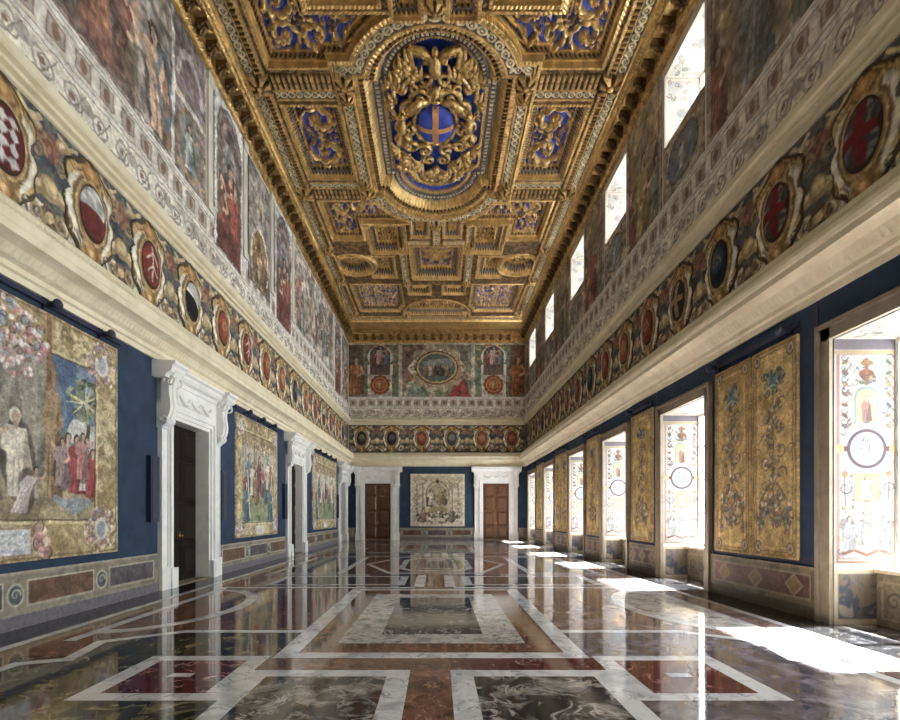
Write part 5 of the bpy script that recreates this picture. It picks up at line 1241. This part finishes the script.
def tapestry(side, s, w, z0, z1, paint, label, group=None, res=.02, wave=.03):
    t = wall_thing('tapestry', label, 'tapestry', side, s, z0, group, out=.004)
    def pf(P): P.u = P.u+w/2; paint(P); P.chiaro(.16,7.0,int(abs(s)*3)+2); P.c = np.clip(P.c,0,1)**.8
    slab('woven_panel', np.linspace(-w/2,w/2,int(w/res)), np.linspace(0,z1-z0,int((z1-z0)/res)), pf, M['tap'], t, th=.035, wave=wave, seed=s, warp=.014, sat=.66 if side != 'right' else .76)
    h = MB(); h.box(-w/2,w/2,-.045,-.004,z1-z0+.001,z1-z0+.02)  # sleeve at the top and hem
    h.build('top_hem', M['navy'], t)
    return t
def rod(side, s, w, z, label, knobs, group='tapestry rods'):
    t = wall_thing('curtain_rod', label, 'rod', side, s, z, group)
    r = MB(); r.box(-w/2,w/2,-.09,-.05,-.035,.035); r.build('bar', M['navy'], t)
    for x in knobs:
        k = MB(); k.tube([(x,.01,0),(x,-.12,0),(x,-.2,0)],[.05,.05,.05],12); k.ball((x,-.22,0),(.085,.06,.085),14,8); k.box(x-.05,x+.05,-.04,.01,-.09,.09); k.build('bracket', M['navy'], t)
tapestry('left',6.4,6.1,TZ0,TZ1,tap_big(6.1,TZ1-TZ0),'large figured tapestry with blue sky and gold border, nearest on the doorway wall',res=.0165)
rod('left',6.4,6.3,TZ1+.13,'navy rod above the large blue-sky tapestry on the doorway wall',(-2.6,-1.3,0,1.35,2.62))
tapestry('left',16.95,3.9,TZ0,TZ1-.02,tap_hall(3.9,TZ1-.02-TZ0,7,False),'tapestry of a columned hall with figures, hung between the first and second doorways',res=.024)
rod('left',16.95,4.1,TZ1+.12,'navy rod above the columned-hall tapestry between two doorways',(-1.2,0,1.2))
tapestry('left',27.0,5.6,TZ0,TZ1-.02,tap_hall(5.6,TZ1-.02-TZ0,12,True),'pale tapestry hung between the second and third doorways, farthest on the doorway wall',res=.03)
rod('left',27.0,5.8,TZ1+.12,'navy rod above the farthest pale tapestry on the doorway wall',(-1.9,-.6,.6,1.9))
tapestry('back',.05,3.7,.92,4.5,tap_end(3.7,3.58),'cream tapestry with an oval scene between the two end wall doors',res=.024)
RT = [(10.05,1.2,'tall gold floral tapestry of a pair, the one farther from the nearest window'),(8.8,1.17,'tall gold floral tapestry of a pair, the one beside the nearest window'),(14.53,1.5,'single gold floral tapestry between the second and third windows'),
      (19.1,1.6,'single gold floral tapestry between the third and fourth windows'),(24.7,1.28,'gold floral tapestry of the far pair, beside the fifth window'),(23.38,1.28,'gold floral tapestry of the far pair, beside the fourth window'),(29.1,1.9,'farthest gold floral tapestry, just before the last window')]
for k,(y,w,l) in enumerate(RT): tapestry('right',y,w,.9,4.63,tap_strip(w,3.73,20+k),l,'gold floral tapestries',res=.015 if k < 2 else .022,wave=.02)
for y,w,l,kn in ((9.42,2.56,'navy rod above the near pair of gold tapestries',(-1.15,1.0)),(14.53,1.6,'navy rod above the single tapestry between the second and third windows',(-.6,.6)),(19.1,1.7,'navy rod above the single tapestry between the third and fourth windows',(-.65,.65)),(24.04,2.7,'navy rod above the far pair of gold tapestries',(-1.0,1.0)),(29.1,2.0,'navy rod above the farthest gold tapestry',(-.8,.8))):
    rod('right',y,w,4.76,l,kn)

# navy boxes on the fabric beside the doorways
n_ = ['first','second','third']
for k,y in enumerate(DOOR_Y[1:]):
    for s,w_ in ((-1,'near'),(1,'far')):
        if k == 2 and s > 0: continue
        t = wall_thing('wall_box', f'tall narrow navy box on the blue wall, {w_} side of the {n_[k]} doorway', 'wall box', 'left', y+s*1.72, 1.5, 'navy boxes beside doorways')
        b = MB(); b.box(-.16,.16,-.1,0,0,1.4); b.build('case', M['navy'], t)
        b = MB(); b.frustum(-.13,.13,.05,1.35,-.1,-.115,.012); b.build('front_panel', M['navy'], t)
# navy borders with studs round the fabric panels of the window wall
for k in range(1,6):
    a, b = WIN_Y[k]+WIN_W+.27, WIN_Y[k+1]-WIN_W-.27
    f = MB(); c = (a+b)/2; w = (b-a)/2-.02
    for s in (-1,1): f.box(*sorted((s*w,s*(w-.1))),-.012,.01,DZ+.04,4.95)
    f.box(-w,w,-.012,.01,DZ+.04,DZ+.13); o = f.build(f'trim_{20+k}', M['navy']); struct(o); place(o,'right',c,0)
